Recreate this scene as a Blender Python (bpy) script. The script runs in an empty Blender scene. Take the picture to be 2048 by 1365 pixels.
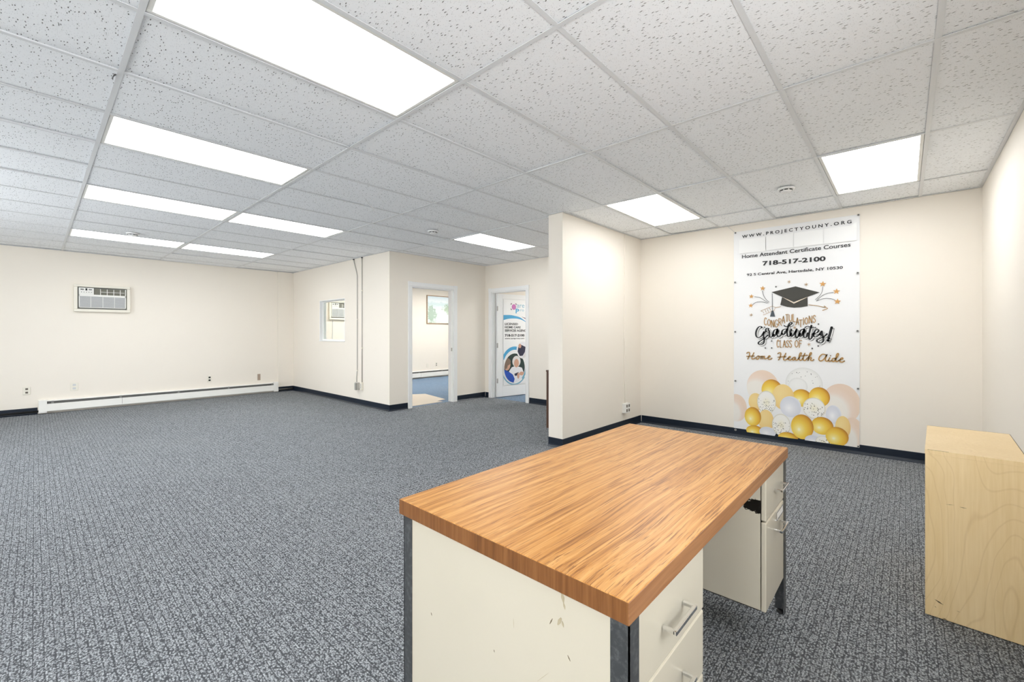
import bpy, bmesh, math, random
from mathutils import Vector, Matrix
random.seed(7)
SC = bpy.context.scene
COL = SC.collection

# ------------------------------------------------------------------ camera, world, exposure
CAM_Z = 1.262
cam_data = bpy.data.cameras.new('camera')
cam_data.sensor_fit = 'HORIZONTAL'
cam_data.sensor_width = 36.0
cam_data.lens = 36.0 * 865.85 / 2048.0
cam_data.shift_y = -16.0 / 2048.0
cam_data.clip_start = 0.05
camera = bpy.data.objects.new('camera', cam_data)
COL.objects.link(camera)
camera.location = (0.0, 0.0, CAM_Z)
camera.rotation_euler = (math.radians(90), 0.0, math.radians(42.2046 - 90.0))
SC.camera = camera

DAYLIGHT = 7.0                # overcast daylight that reaches the room through the added, unseen windows
world = bpy.data.worlds.new('world')
SC.world = world
world.use_nodes = True
world.node_tree.nodes['Background'].inputs[0].default_value = (0.93, 0.97, 1.0, 1)
world.node_tree.nodes['Background'].inputs[1].default_value = DAYLIGHT

SC.view_settings.view_transform = 'Standard'
SC.view_settings.look = 'None'
SC.view_settings.exposure = 0.27
SC.view_settings.gamma = 1.0
SC.view_settings.use_curve_mapping = False
LIGHT_STRENGTH = 8.5          # every fluorescent diffuser in the place
OFFICE_STRENGTH = 26.0         # brighter lamps added, out of view, to the two small rooms behind

try:
    SC.cycles.diffuse_bounces = 5
    SC.cycles.glossy_bounces = 3
    SC.cycles.max_bounces = 8
    SC.cycles.caustics_reflective = False
    SC.cycles.use_adaptive_sampling = True
    SC.cycles.adaptive_threshold = 0.09
except Exception:
    pass

# ------------------------------------------------------------------ room dimensions (metres)
CEIL = 2.583                   # underside of the ceiling grid
REAR_X, RIGHT_Y, FAR_Y = -2.6, -0.52, 10.0
MID_X, DOOR_Y, NOOK_X, BACK_X = 3.83, 6.13, 5.97, 5.76
PART_X0, PART_Y0, PART_Y1 = 3.87, 2.765, 2.955
OFF_X = 9.3
U = [REAR_X, -2.147, -0.927, 0.293, 1.513, 2.731, 3.956, 5.185, NOOK_X]     # main runner lines
V0, DV = 1.107, 0.6096                                                      # cross tee lines
def VL(k): return V0 + DV * k

# daylight guides: one portal in each added window (they add no light of their own)
ADDED_REAR = [(-0.35, 0.50), (4.8, 7.6)]; FZ = (0.45, 2.44)
ADDED_SIDES = [(-2.2, -0.6, 0.45, 2.44), (0.75, 1.65, 1.0, 2.1)]
for y0, y1 in ADDED_REAR:
    ld = bpy.data.lights.new('window_portal', 'AREA'); ld.shape = 'RECTANGLE'; ld.size = FZ[1] - FZ[0]; ld.size_y = y1 - y0
    ld.cycles.is_portal = True
    lo = bpy.data.objects.new('window_portal', ld); COL.objects.link(lo)
    lo.location = (REAR_X - .06, (y0 + y1) / 2, (FZ[0] + FZ[1]) / 2); lo.rotation_euler = (0, -math.pi / 2, 0)

for x0, x1, z0, z1 in ADDED_SIDES:
    ld = bpy.data.lights.new('window_portal', 'AREA'); ld.shape = 'RECTANGLE'; ld.size = x1 - x0; ld.size_y = z1 - z0; ld.cycles.is_portal = True
    lo = bpy.data.objects.new('window_portal', ld); COL.objects.link(lo)
    lo.location = ((x0 + x1) / 2, RIGHT_Y - .06, (z0 + z1) / 2); lo.rotation_euler = (math.pi / 2, 0, 0)

# ------------------------------------------------------------------ helpers
def lin(c):
    c = c / 255.0
    return c / 12.92 if c <= 0.04045 else ((c + 0.055) / 1.055) ** 2.4
def rgb(r, g, b): return (lin(r), lin(g), lin(b), 1.0)

def mat(name, color, rough=0.5, metal=0.0, spec=0.5, coat=0.0):
    m = bpy.data.materials.new(name); m.use_nodes = True
    p = m.node_tree.nodes['Principled BSDF']
    p.inputs['Base Color'].default_value = color
    p.inputs['Roughness'].default_value = rough
    p.inputs['Metallic'].default_value = metal
    p.inputs['Specular IOR Level'].default_value = spec
    if coat:
        p.inputs['Coat Weight'].default_value = coat
        p.inputs['Coat Roughness'].default_value = 0.15
    return m

class NT:
    """tiny node-tree writer"""
    def __init__(self, m):
        self.t = m.node_tree; self.n = m.node_tree.nodes; self.l = m.node_tree.links
        self.p = self.n['Principled BSDF']
    def link(self, a, b): self.l.new(a, b)
    def put(self, sock, v):
        if hasattr(v, 'is_output'): self.l.new(v, sock)
        else: sock.default_value = v
    def pos(self):
        return self.n.new('ShaderNodeNewGeometry').outputs['Position']
    def obj(self):
        return self.n.new('ShaderNodeTexCoord').outputs['Object']
    def mapping(self, vec, scale=(1, 1, 1), loc=(0, 0, 0), rot=(0, 0, 0)):
        m = self.n.new('ShaderNodeMapping')
        m.inputs['Scale'].default_value = scale; m.inputs['Location'].default_value = loc
        m.inputs['Rotation'].default_value = rot
        self.l.new(vec, m.inputs['Vector']); return m.outputs[0]
    def noise(self, vec, scale, detail=2.0, rough=0.5, dist=0.0):
        t = self.n.new('ShaderNodeTexNoise')
        t.inputs['Scale'].default_value = scale; t.inputs['Detail'].default_value = detail
        t.inputs['Roughness'].default_value = rough; t.inputs['Distortion'].default_value = dist
        self.l.new(vec, t.inputs['Vector']); return t.outputs['Fac']
    def noisecol(self, vec, scale):
        t = self.n.new('ShaderNodeTexNoise'); t.inputs['Scale'].default_value = scale
        self.l.new(vec, t.inputs['Vector']); return t.outputs['Color']
    def voro(self, vec, scale, feature='F1'):
        t = self.n.new('ShaderNodeTexVoronoi'); t.feature = feature
        t.inputs['Scale'].default_value = scale
        self.l.new(vec, t.inputs['Vector']); return t
    def math(self, op, a, b=0.0, c=0.0, clamp=False):
        m = self.n.new('ShaderNodeMath'); m.operation = op; m.use_clamp = clamp
        self.put(m.inputs[0], a); self.put(m.inputs[1], b); self.put(m.inputs[2], c)
        return m.outputs[0]
    def vmath(self, op, a, b):
        m = self.n.new('ShaderNodeVectorMath'); m.operation = op
        self.put(m.inputs[0], a); self.put(m.inputs[1], b); return m.outputs[0]
    def sep(self, v):
        s = self.n.new('ShaderNodeSeparateXYZ'); self.l.new(v, s.inputs[0]); return s.outputs
    def comb(self, x, y, z):
        s = self.n.new('ShaderNodeCombineXYZ')
        for i, v in enumerate((x, y, z)): self.put(s.inputs[i], v)
        return s.outputs[0]
    def ramp(self, fac, stops):
        r = self.n.new('ShaderNodeValToRGB'); e = r.color_ramp.elements
        while len(e) < len(stops): e.new(0.5)
        for el, (p, c) in zip(e, stops): el.position = p; el.color = c
        self.l.new(fac, r.inputs[0]); return r.outputs[0]
    def smooth(self, v, a, b, o0=0.0, o1=1.0):
        m = self.n.new('ShaderNodeMapRange'); m.interpolation_type = 'SMOOTHSTEP'
        self.put(m.inputs['Value'], v); m.inputs['From Min'].default_value = a; m.inputs['From Max'].default_value = b
        m.inputs['To Min'].default_value = o0; m.inputs['To Max'].default_value = o1
        return m.outputs[0]
    def mix(self, fac, a, b):
        m = self.n.new('ShaderNodeMix'); m.data_type = 'RGBA'
        self.put(m.inputs[0], fac); self.put(m.inputs[6], a); self.put(m.inputs[7], b)
        return m.outputs[2]
    def bump(self, h, strength=0.3, dist=0.002):
        b = self.n.new('ShaderNodeBump'); b.inputs['Strength'].default_value = strength
        b.inputs['Distance'].default_value = dist
        self.l.new(h, b.inputs['Height']); self.l.new(b.outputs[0], self.p.inputs['Normal'])
    def color(self, c): self.put(self.p.inputs['Base Color'], c)
    def rough(self, c): self.put(self.p.inputs['Roughness'], c)

class MB:
    """collects shapes into ONE mesh; o = origin (world) that becomes the object's local zero"""
    def __init__(self, o=(0, 0, 0)):
        self.bm = bmesh.new(); self.o = Vector(o); self.smooth = False
    def box(self, x0, x1, y0, y1, z0, z1, bev=0.0, seg=2):
        b = bmesh.new()
        bmesh.ops.create_cube(b, size=1.0)
        for v in b.verts:
            v.co = Vector(((x0 + x1) / 2 + v.co.x * (x1 - x0), (y0 + y1) / 2 + v.co.y * (y1 - y0), (z0 + z1) / 2 + v.co.z * (z1 - z0)))
        if bev > 0:
            bmesh.ops.bevel(b, geom=list(b.edges), offset=bev, segments=seg, affect='EDGES', profile=0.5)
        self._add(b); return self
    def _add(self, b):
        me = bpy.data.meshes.new('tmp'); b.to_mesh(me); b.free()
        self.bm.from_mesh(me); bpy.data.meshes.remove(me)
    def poly(self, pts):
        self.bm.faces.new([self.bm.verts.new(p) for p in pts]); return self
    def prism(self, pts, d):
        """closed outline pts (3-D, planar) extruded by vector d"""
        d = Vector(d); a = [self.bm.verts.new(p) for p in pts]; b = [self.bm.verts.new(Vector(p) + d) for p in pts]
        n = len(pts)
        self.bm.faces.new(a); self.bm.faces.new(b[::-1])
        for i in range(n): self.bm.faces.new((a[i], b[i], b[(i + 1) % n], a[(i + 1) % n]))
        bmesh.ops.recalc_face_normals(self.bm, faces=list(self.bm.faces)); return self
    def tube(self, pts, r, n=10, caps=True):
        pts = [Vector(p) for p in pts]; rings = []; prev = None
        for i, p in enumerate(pts):
            t = (pts[min(i + 1, len(pts) - 1)] - pts[max(i - 1, 0)]).normalized()
            if prev is None:
                a = Vector((0, 0, 1)) if abs(t.z) < 0.9 else Vector((1, 0, 0))
                u = t.cross(a).normalized()
            else:
                u = (prev - t * prev.dot(t)).normalized()
            prev = u; w = t.cross(u)
            rr = r[i] if isinstance(r, (list, tuple)) else r
            rings.append([self.bm.verts.new(p + (u * math.cos(k * 2 * math.pi / n) + w * math.sin(k * 2 * math.pi / n)) * rr) for k in range(n)])
        for a, b in zip(rings, rings[1:]):
            for k in range(n):
                f = self.bm.faces.new((a[k], a[(k + 1) % n], b[(k + 1) % n], b[k])); f.smooth = True
        if caps:
            self.bm.faces.new(rings[0][::-1]); self.bm.faces.new(rings[-1])
        return self
    def lathe(self, c, prof, axis='z', n=28):
        """profile [(radius, height)] turned about axis through c"""
        rings = []
        for r, h in prof:
            ring = []
            for k in range(n):
                a = 2 * math.pi * k / n; x, y = r * math.cos(a), r * math.sin(a)
                q = {'z': (x, y, h), 'y': (x, h, y), 'x': (h, x, y)}[axis]
                ring.append(self.bm.verts.new(Vector(c) + Vector(q)))
            rings.append(ring)
        for a, b in zip(rings, rings[1:]):
            for k in range(n):
                f = self.bm.faces.new((a[k], a[(k + 1) % n], b[(k + 1) % n], b[k])); f.smooth = True
        self.bm.faces.new(rings[0][::-1]); self.bm.faces.new(rings[-1])
        bmesh.ops.recalc_face_normals(self.bm, faces=list(self.bm.faces))
        return self
    def build(self, name, m, parent=None):
        for v in self.bm.verts: v.co -= self.o
        me = bpy.data.meshes.new(name); self.bm.to_mesh(me); self.bm.free()
        me.materials.append(m)
        ob = bpy.data.objects.new(name, me); COL.objects.link(ob)
        if parent is not None: ob.parent = parent
        else: ob.location = self.o
        return ob

def tag(o, label, cat, group=None):
    o['label'] = label; o['category'] = cat
    if group: o['group'] = group
    return o
def struct(o, label=None):
    o['kind'] = 'structure'
    if label: o['label'] = label
    return o
def thing(name, loc, label, cat, group=None, rz=0.0):
    e = bpy.data.objects.new(name, None); COL.objects.link(e)
    e.empty_display_size = 0.1; e.location = loc; e.rotation_euler = (0, 0, rz)
    return tag(e, label, cat, group)
def copy_tree(o, parent=None):
    c = o.copy(); COL.objects.link(c); c.parent = parent
    for ch in list(o.children): copy_tree(ch, c)
    return c

# ------------------------------------------------------------------ materials
def wall_paint(name, col):
    m = mat(name, col, 0.55, spec=0.25); t = NT(m); P = t.pos()
    f = t.noise(P, 1.3, 4, 0.6)
    a = tuple(c * 0.985 for c in col[:3]) + (1,); b = tuple(min(1, c * 1.01) for c in col[:3]) + (1,)
    t.color(t.mix(f, a, b)); return m
M_WALL = wall_paint('cream_wall_paint', (0.845, 0.787, 0.70, 1))
M_OFFWALL = wall_paint('pale_office_paint', (0.84, 0.80, 0.72, 1))
M_TRIM = mat('white_door_trim', (0.84, 0.84, 0.83, 1), 0.35)
M_WHITE = mat('white_enamel', (0.82, 0.81, 0.77, 1), 0.4)
M_PLASTIC = mat('ivory_plastic', (0.80, 0.76, 0.66, 1), 0.4)
M_GREYPLASTIC = mat('grey_box_metal', (0.50, 0.48, 0.44, 1), 0.4)
M_DARK = mat('black_slot', (0.01, 0.01, 0.01, 1), 0.6)
M_BASE = mat('navy_rubber_base', (0.006, 0.012, 0.024, 1), 0.30, spec=0.45)
M_STEEL = mat('brushed_steel', (0.45, 0.44, 0.42, 1), 0.35, metal=1.0)
M_CHROME = mat('chrome', (0.80, 0.80, 0.80, 1), 0.10, metal=1.0)
M_GRID = mat('grey_white_grid_paint', (0.74, 0.75, 0.76, 1), 0.45)
M_SHEET = mat('white_paper', (0.86, 0.86, 0.85, 1), 0.5)

def tile_material():
    m = mat('fissured_mineral_tile', (0.84, 0.84, 0.84, 1), 0.9, spec=0.1); t = NT(m); P = t.pos()
    wob = t.vmath('SCALE', t.noisecol(P, 45), (0, 0, 0)); wob.node.inputs['Scale'].default_value = 0.010
    Q = t.vmath('ADD', P, wob)
    d = t.voro(t.mapping(Q, (92, 30, 1)), 1.0)
    on = t.math('GREATER_THAN', t.sep(d.outputs['Color'])[0], 0.18)
    dash = t.math('MULTIPLY', t.smooth(d.outputs['Distance'], 0.12, 0.25, 1, 0), on)
    e = t.voro(t.mapping(Q, (170, 120, 1)), 1.0)
    on2 = t.math('GREATER_THAN', t.sep(e.outputs['Color'])[0], 0.25)
    pin = t.math('MULTIPLY', t.smooth(e.outputs['Distance'], 0.10, 0.24, 0.6, 0), on2)
    hole = t.math('MAXIMUM', dash, pin)
    soft = t.noise(P, 60, 3, 0.7)
    base = t.mix(soft, (0.90, 0.915, 0.935, 1), (0.95, 0.965, 0.98, 1))
    big = t.noise(P, 1.1, 3, 0.5)
    base = t.mix(t.smooth(big, 0.55, 0.8, 0, 0.25), base, (0.83, 0.84, 0.85, 1))
    t.color(t.mix(hole, base, (0.13, 0.13, 0.127, 1)))
    return m
M_TILE = tile_material()

def carpet_material(name, lo, hi):
    m = mat(name, hi, 0.95, spec=0.05); t = NT(m); P = t.pos(); s = t.sep(P)
    wob = t.vmath('SCALE', t.noisecol(P, 9), (0, 0, 0)); wob.node.inputs['Scale'].default_value = 0.010
    Q = t.vmath('ADD', P, wob); q = t.sep(Q)
    # two lengths of carpet: the roll turns a quarter by the banner alcove
    side = t.math('MAXIMUM', t.math('LESS_THAN', s[1], 0.9), t.math('MULTIPLY', t.math('GREATER_THAN', s[0], 2.6), t.math('LESS_THAN', s[1], 2.8)))
    a = t.math('ADD', t.math('MULTIPLY', q[0], t.math('SUBTRACT', 1.0, side)), t.math('MULTIPLY', q[1], side))
    b = t.math('ADD', t.math('MULTIPLY', q[1], t.math('SUBTRACT', 1.0, side)), t.math('MULTIPLY', q[0], side))
    rib = t.math('ABSOLUTE', t.math('SINE', t.math('MULTIPLY', a, math.pi / 0.030)))
    rib2 = t.math('ABSOLUTE', t.math('SINE', t.math('MULTIPLY', a, math.pi / 0.010)))
    groove = t.smooth(rib, 0.0, 0.38, 1, 0)
    uv = t.comb(t.math('MULTIPLY', a, 165), t.math('MULTIPLY', b, 115), 0.0)
    loops = t.voro(uv, 1.0)
    loop = t.smooth(loops.outputs['Distance'], 0.20, 0.80, 1, 0)
    cellr = t.sep(loops.outputs['Color'])[0]
    h = t.math('MULTIPLY', loop, t.math('MULTIPLY_ADD', rib2, 0.35, 0.65))
    h = t.math('MULTIPLY', h, t.math('MULTIPLY_ADD', cellr, 0.7, 0.45))
    h = t.math('SUBTRACT', h, t.math('MULTIPLY', groove, 0.32), clamp=True)
    wear = t.noise(P, 0.9, 4, 0.6)
    c = t.ramp(h, [(0.0, lo), (0.45, tuple((lo[i] + hi[i]) * 0.5 for i in range(3)) + (1,)), (1.0, hi)])
    c = t.mix(t.smooth(wear, 0.45, 0.75, 0, 0.14), c, (0.30, 0.31, 0.31, 1))
    t.color(c); t.bump(h, 0.7, 0.004); return m
M_CARPET = carpet_material('grey_loop_carpet', (0.080, 0.085, 0.092, 1), (0.50, 0.526, 0.552, 1))
M_BLUECARPET = carpet_material('blue_grey_carpet', (0.10, 0.15, 0.22, 1), (0.34, 0.44, 0.58, 1))

def oak(name, axis, tones, glossy=0.28, freq=1.0, spec=0.5, ticks=False):
    """wood grain running along axis (0, 1, 2)"""
    m = mat(name, tones[1], glossy, spec=spec); t = NT(m); P = t.pos()
    sc = [64 * freq] * 3; sc[axis] = 0.9
    warp = t.vmath('SCALE', t.noisecol(P, 2.2), (0, 0, 0)); warp.node.inputs['Scale'].default_value = 0.030
    Q = t.vmath('ADD', P, warp)
    g = t.noise(t.mapping(Q, sc), 1.0, 5, 0.62, 0.6)
    sf = [120 * freq] * 3; sf[axis] = 4
    f = t.noise(t.mapping(Q, sf), 1.0, 3, 0.6)
    sb = [5.0] * 3; sb[axis] = 0.7
    k = t.noise(t.mapping(P, sb), 1.0, 2)
    v = t.math('ADD', t.math('MULTIPLY', g, 0.62), t.math('ADD', t.math('MULTIPLY', f, 0.26), t.math('MULTIPLY', k, 0.14)))
    c = t.ramp(v, [(0.34, tones[0]), (0.47, tones[1]), (0.60, tones[2])])
    if ticks:                                          # open pores: short dark dashes along the grain
        st = [210.0] * 3; st[axis] = 4
        k2 = t.noise(t.mapping(Q, st), 1.0, 3, 0.7, 0.3)
        c = t.mix(t.smooth(k2, 0.53, 0.66, 0, 0.85), c, tones[0])
    t.color(c)
    return m
OAK = ((0.22, 0.080, 0.020, 1), (0.54, 0.245, 0.064, 1), (0.68, 0.36, 0.122, 1))
M_OAKTOP = oak('oak_laminate', 0, OAK, 0.36, spec=0.30, ticks=True)
M_OAKEDGE_Z = oak('oak_edge_upright_grain', 2, ((0.10, 0.034, 0.008, 1), (0.20, 0.074, 0.018, 1), (0.27, 0.11, 0.032, 1)), 0.4)
M_OAKEDGE_X = oak('oak_edge_long_grain', 0, ((0.20, 0.08, 0.03, 1), (0.32, 0.14, 0.055, 1), (0.40, 0.19, 0.08, 1)), 0.4)

def maple():
    m = mat('maple_veneer', (0.7, 0.5, 0.27, 1), 0.42); t = NT(m); P = t.pos()
    w = t.vmath('SCALE', t.noisecol(t.mapping(P, (1, 1, 0.5)), 4.0), (0, 0, 0)); w.node.inputs['Scale'].default_value = 0.11
    Q = t.vmath('ADD', P, w)
    rings = t.math('FRACT', t.math('MULTIPLY', t.noise(t.mapping(Q, (3.4, 3.4, 0.7)), 1.0, 1, 0.4), 30.0))
    line = t.smooth(t.math('ABSOLUTE', t.math('SUBTRACT', rings, 0.5)), 0.40, 0.5, 0, 0.22)
    f = t.noise(t.mapping(P, (90, 90, 5)), 1.0, 3, 0.6)
    k = t.noise(t.mapping(P, (4, 4, 1.2)), 1.0, 3, 0.5)
    base = t.ramp(t.math('ADD', t.math('MULTIPLY', f, 0.5), t.math('MULTIPLY', k, 0.5)), [(0.3, (0.78, 0.57, 0.28, 1)), (0.7, (0.90, 0.70, 0.41, 1))])
    t.color(t.mix(line, base, (0.56, 0.35, 0.15, 1))); return m
M_MAPLE = maple()
M_WALNUT = oak('dark_walnut', 2, ((0.025, 0.010, 0.005, 1), (0.065, 0.026, 0.013, 1), (0.11, 0.048, 0.025, 1)), 0.4)

def steel_paint(name, chip=None):
    """cream office-furniture enamel, with scuffs of its own"""
    m = mat(name, (0.70, 0.64, 0.52, 1), 0.20, spec=0.5); t = NT(m); P = t.pos()
    base = t.mix(t.noise(P, 3, 3), (0.635, 0.58, 0.465, 1), (0.675, 0.62, 0.505, 1))
    c = base
    if chip:
        s = t.sep(P); c0, r = chip
        dx = t.math('DIVIDE', t.math('SUBTRACT', s[1], c0[0]), r[0]); dz = t.math('DIVIDE', t.math('SUBTRACT', s[2], c0[1]), r[1])
        d = t.math('SQRT', t.math('ADD', t.math('MULTIPLY', dx, dx), t.math('MULTIPLY', dz, dz)))
        d = t.math('ADD', d, t.math('MULTIPLY', t.math('SUBTRACT', t.noise(t.mapping(P, (70, 60, 130)), 1.0, 4, 0.7), 0.5), 1.3))
        c = t.mix(t.smooth(d, 0.72, 0.80, 1, 0), c, (0.008, 0.007, 0.006, 1))
    t.color(c); return m
M_ENAMEL = steel_paint('cream_enamel')
M_ENAMELCHIP = steel_paint('cream_enamel_chipped', ((0.425, 0.577), (0.085, 0.034)))
def leg_mat():
    m = mat('charcoal_leg_paint', (0.05, 0.053, 0.055, 1), 0.45); t = NT(m); P = t.pos()
    t.color(t.mix(t.smooth(t.noise(P, 60, 4, 0.7), 0.45, 0.75), (0.05, 0.053, 0.056, 1), (0.12, 0.125, 0.13, 1))); return m
M_LEG = leg_mat()

def emission(name, col, s):
    m = bpy.data.materials.new(name); m.use_nodes = True
    n = m.node_tree.nodes; n.clear()
    e = n.new('ShaderNodeEmission'); o = n.new('ShaderNodeOutputMaterial')
    e.inputs[0].default_value = col; e.inputs[1].default_value = s
    m.node_tree.links.new(e.outputs[0], o.inputs[0]); return m
M_LAMP = emission('lit_diffuser', (0.965, 0.985, 1.0, 1), LIGHT_STRENGTH)
M_LAMP2 = emission('added_office_diffuser', (1.0, 0.985, 0.96, 1), OFFICE_STRENGTH)

def pane_glass():
    m = bpy.data.materials.new('window_pane'); m.use_nodes = True; n = m.node_tree.nodes; n.clear()
    a = n.new('ShaderNodeBsdfTransparent'); g = n.new('ShaderNodeBsdfGlossy'); x = n.new('ShaderNodeMixShader'); o = n.new('ShaderNodeOutputMaterial')
    a.inputs[0].default_value = (0.95, 0.97, 0.96, 1); g.inputs['Roughness'].default_value = 0.02; x.inputs[0].default_value = 0.06
    l = m.node_tree.links; l.new(a.outputs[0], x.inputs[1]); l.new(g.outputs[0], x.inputs[2]); l.new(x.outputs[0], o.inputs[0]); return m
M_GLASS = pane_glass()

# ------------------------------------------------------------------ room shell
struct(MB().box(REAR_X - .12, 6.0, RIGHT_Y - .12, DOOR_Y + .06, -0.06, 0).box(REAR_X - .12, MID_X + .06, DOOR_Y + .06, FAR_Y + .12, -0.06, 0).build('floor', M_CARPET), 'grey ribbed loop-pile carpet of the main office')
struct(MB().box(MID_X + .06, OFF_X + .12, DOOR_Y + .06, FAR_Y + .12, -0.06, 0).box(6.0, OFF_X + .12, 2.7, DOOR_Y + .06, -0.06, 0).build('floor', M_BLUECARPET), 'pale blue carpet of the rooms behind the doors')

def wall(name, ax, a0, a1, t0, t1, holes=(), m=None, z1=CEIL - 0.003):
    """slab along ax ('x' or 'y') from a0 to a1, thickness t0..t1, with rectangular holes (a, b, z0, z1)"""
    b = MB(); As = sorted({a0, a1, *[h[0] for h in holes], *[h[1] for h in holes]}); Zs = sorted({0.0, z1, *[h[2] for h in holes], *[h[3] for h in holes]})
    for i in range(len(As) - 1):
        for k in range(len(Zs) - 1):
            ca, cz = (As[i] + As[i + 1]) / 2, (Zs[k] + Zs[k + 1]) / 2
            if any(h[0] < ca < h[1] and h[2] < cz < h[3] for h in holes): continue
            if ax == 'x': b.box(As[i], As[i + 1], t0, t1, Zs[k], Zs[k + 1])
            else: b.box(t0, t1, As[i], As[i + 1], Zs[k], Zs[k + 1])
    bmesh.ops.remove_doubles(b.bm, verts=list(b.bm.verts), dist=1e-5)
    seen = {}
    for f in list(b.bm.faces):                        # drop the faces shared by two neighbouring blocks
        seen.setdefault(tuple(round(c, 4) for c in f.calc_center_median()), []).append(f)
    bmesh.ops.delete(b.bm, geom=[f for fs in seen.values() if len(fs) > 1 for f in fs], context='FACES_ONLY')
    return struct(b.build(name, m or M_WALL))

D1 = (4.25, 5.155, 2.05)      # doorway 1: x from, x to, height
D2 = (5.07, 5.945, 2.05)      # doorway 2: y from, y to, height
WN = (7.62, 8.66, 1.10, 1.905)  # interior window: y from, y to, sill, head
wall('wall_far', 'x', REAR_X - .12, OFF_X + .12, FAR_Y, FAR_Y + .12)
wall('wall_left', 'y', RIGHT_Y, FAR_Y, REAR_X - .12, REAR_X, [(a, b, FZ[0], FZ[1]) for a, b in ADDED_REAR])
wall('wall_right', 'x', REAR_X - .12, BACK_X + .12, RIGHT_Y - .12, RIGHT_Y, ADDED_SIDES)
wall('wall_back', 'y', RIGHT_Y, PART_Y0, BACK_X, BACK_X + .12)
wall('wall_partition', 'x', PART_X0, NOOK_X + .12, PART_Y0, PART_Y1)
wall('wall_window', 'y', DOOR_Y, FAR_Y, MID_X, MID_X + .12, [WN])
wall('wall_doorway', 'x', MID_X + .12, OFF_X, DOOR_Y, DOOR_Y + .12, [(D1[0], D1[1], 0.0, D1[2])])
wall('wall_nook', 'y', PART_Y1, DOOR_Y, NOOK_X, NOOK_X + .12, [(D2[0], D2[1], 0.0, D2[2])])
wall('wall_office', 'y', PART_Y1, FAR_Y, OFF_X, OFF_X + .12, m=M_OFFWALL)
wall('wall_office_side', 'x', NOOK_X + .12, OFF_X, PART_Y1 - .12, PART_Y1, m=M_OFFWALL)
struct(MB().box(3.515, MID_X, FAR_Y - .025, FAR_Y, 0.0, CEIL - .003).build('wall_pilaster', M_WALL), 'shallow boxed column in the far corner')

# cove base: rubber strip with a rolled toe, one run per wall
def base(name, ax, a0, a1, t, d, h=0.102):
    """runs along ax from a0 to a1, back at t, standing out in direction d (+1 / -1)"""
    pr = [(0, 0), (0.016, 0), (0.013, 0.006), (0.007, 0.016), (0.005, 0.03), (0.005, h - 0.003), (0.003, h), (0, h)]
    b = MB()
    if ax == 'x': b.prism([(a0, t + d * p, z) for p, z in pr], (a1 - a0, 0, 0))
    else: b.prism([(t + d * p, a0, z) for p, z in pr], (0, a1 - a0, 0))
    return struct(b.build(name, M_BASE))
base('baseboard_back', 'y', RIGHT_Y + .016, PART_Y0 - .016, BACK_X, -1)
base('baseboard_partition', 'x', PART_X0 - .005, BACK_X, PART_Y0, -1)
base('baseboard_partition_end', 'y', PART_Y0, PART_Y1, PART_X0, -1)
base('baseboard_partition_rear', 'x', PART_X0, NOOK_X, PART_Y1, 1)
base('baseboard_window', 'y', DOOR_Y, FAR_Y, MID_X, -1)
base('baseboard_doorway', 'x', MID_X - .005, D1[0] - .078, DOOR_Y, -1)
base('baseboard_doorway_right', 'x', D1[1] + .085, NOOK_X, DOOR_Y, -1)
base('baseboard_nook', 'y', PART_Y1 + .016, D2[0] - .078, NOOK_X, -1)
base('baseboard_nook_left', 'y', D2[1] + .078, DOOR_Y - .016, NOOK_X, -1)
base('baseboard_right', 'x', REAR_X, BACK_X, RIGHT_Y, 1)
base('baseboard_left', 'y', RIGHT_Y, FAR_Y, REAR_X, 1)
base('baseboard_far', 'x', REAR_X, 0.03, FAR_Y, -1)
base('baseboard_far_corner', 'x', 3.515, MID_X, FAR_Y - .025, -1)

# ------------------------------------------------------------------ ceiling: slab, lay-in tiles, tee grid
sk = MB()                       # added unseen skirt: keeps daylight out of the void above the tiles
for a in ((REAR_X - .12, OFF_X + .12, RIGHT_Y - .12, RIGHT_Y - .02), (REAR_X - .12, OFF_X + .12, FAR_Y + .02, FAR_Y + .12), (REAR_X - .12, REAR_X - .02, RIGHT_Y - .02, FAR_Y + .02), (OFF_X + .02, OFF_X + .12, RIGHT_Y - .02, FAR_Y + .02)): sk.box(*a, CEIL - .003, CEIL + .16)
sk.box(BACK_X + .06, OFF_X + .12, RIGHT_Y - .12, PART_Y1 - .06, CEIL - .003, CEIL + .0)
struct(sk.build('trim_light_seal', M_GRID), 'added unseen skirt that blocks daylight above the suspended ceiling')
ceiling = struct(MB().box(REAR_X - .12, OFF_X + .12, RIGHT_Y - .12, FAR_Y + .12, CEIL + .16, CEIL + .22).build('ceiling', M_GRID), 'suspended ceiling of speckled grey white lay-in tiles')
struct(MB().box(MID_X + .12, OFF_X, DOOR_Y + .12, FAR_Y, CEIL + .112, CEIL + .13).box(NOOK_X + .12, OFF_X, PART_Y1, DOOR_Y, CEIL + .112, CEIL + .13).build('ceiling', M_GRID), 'plain ceiling of the rooms behind the doors')
VS = [RIGHT_Y] + [VL(k) for k in range(-2, 15)] + [FAR_Y]
LIGHTS = {(3, 1), (3, 4), (3, 7), (3, 11), (4, 7), (4, 11), (6, 1), (6, -2), (6, 5)}    # (column, row) cells that hold a light
tile_meshes = {}
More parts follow.
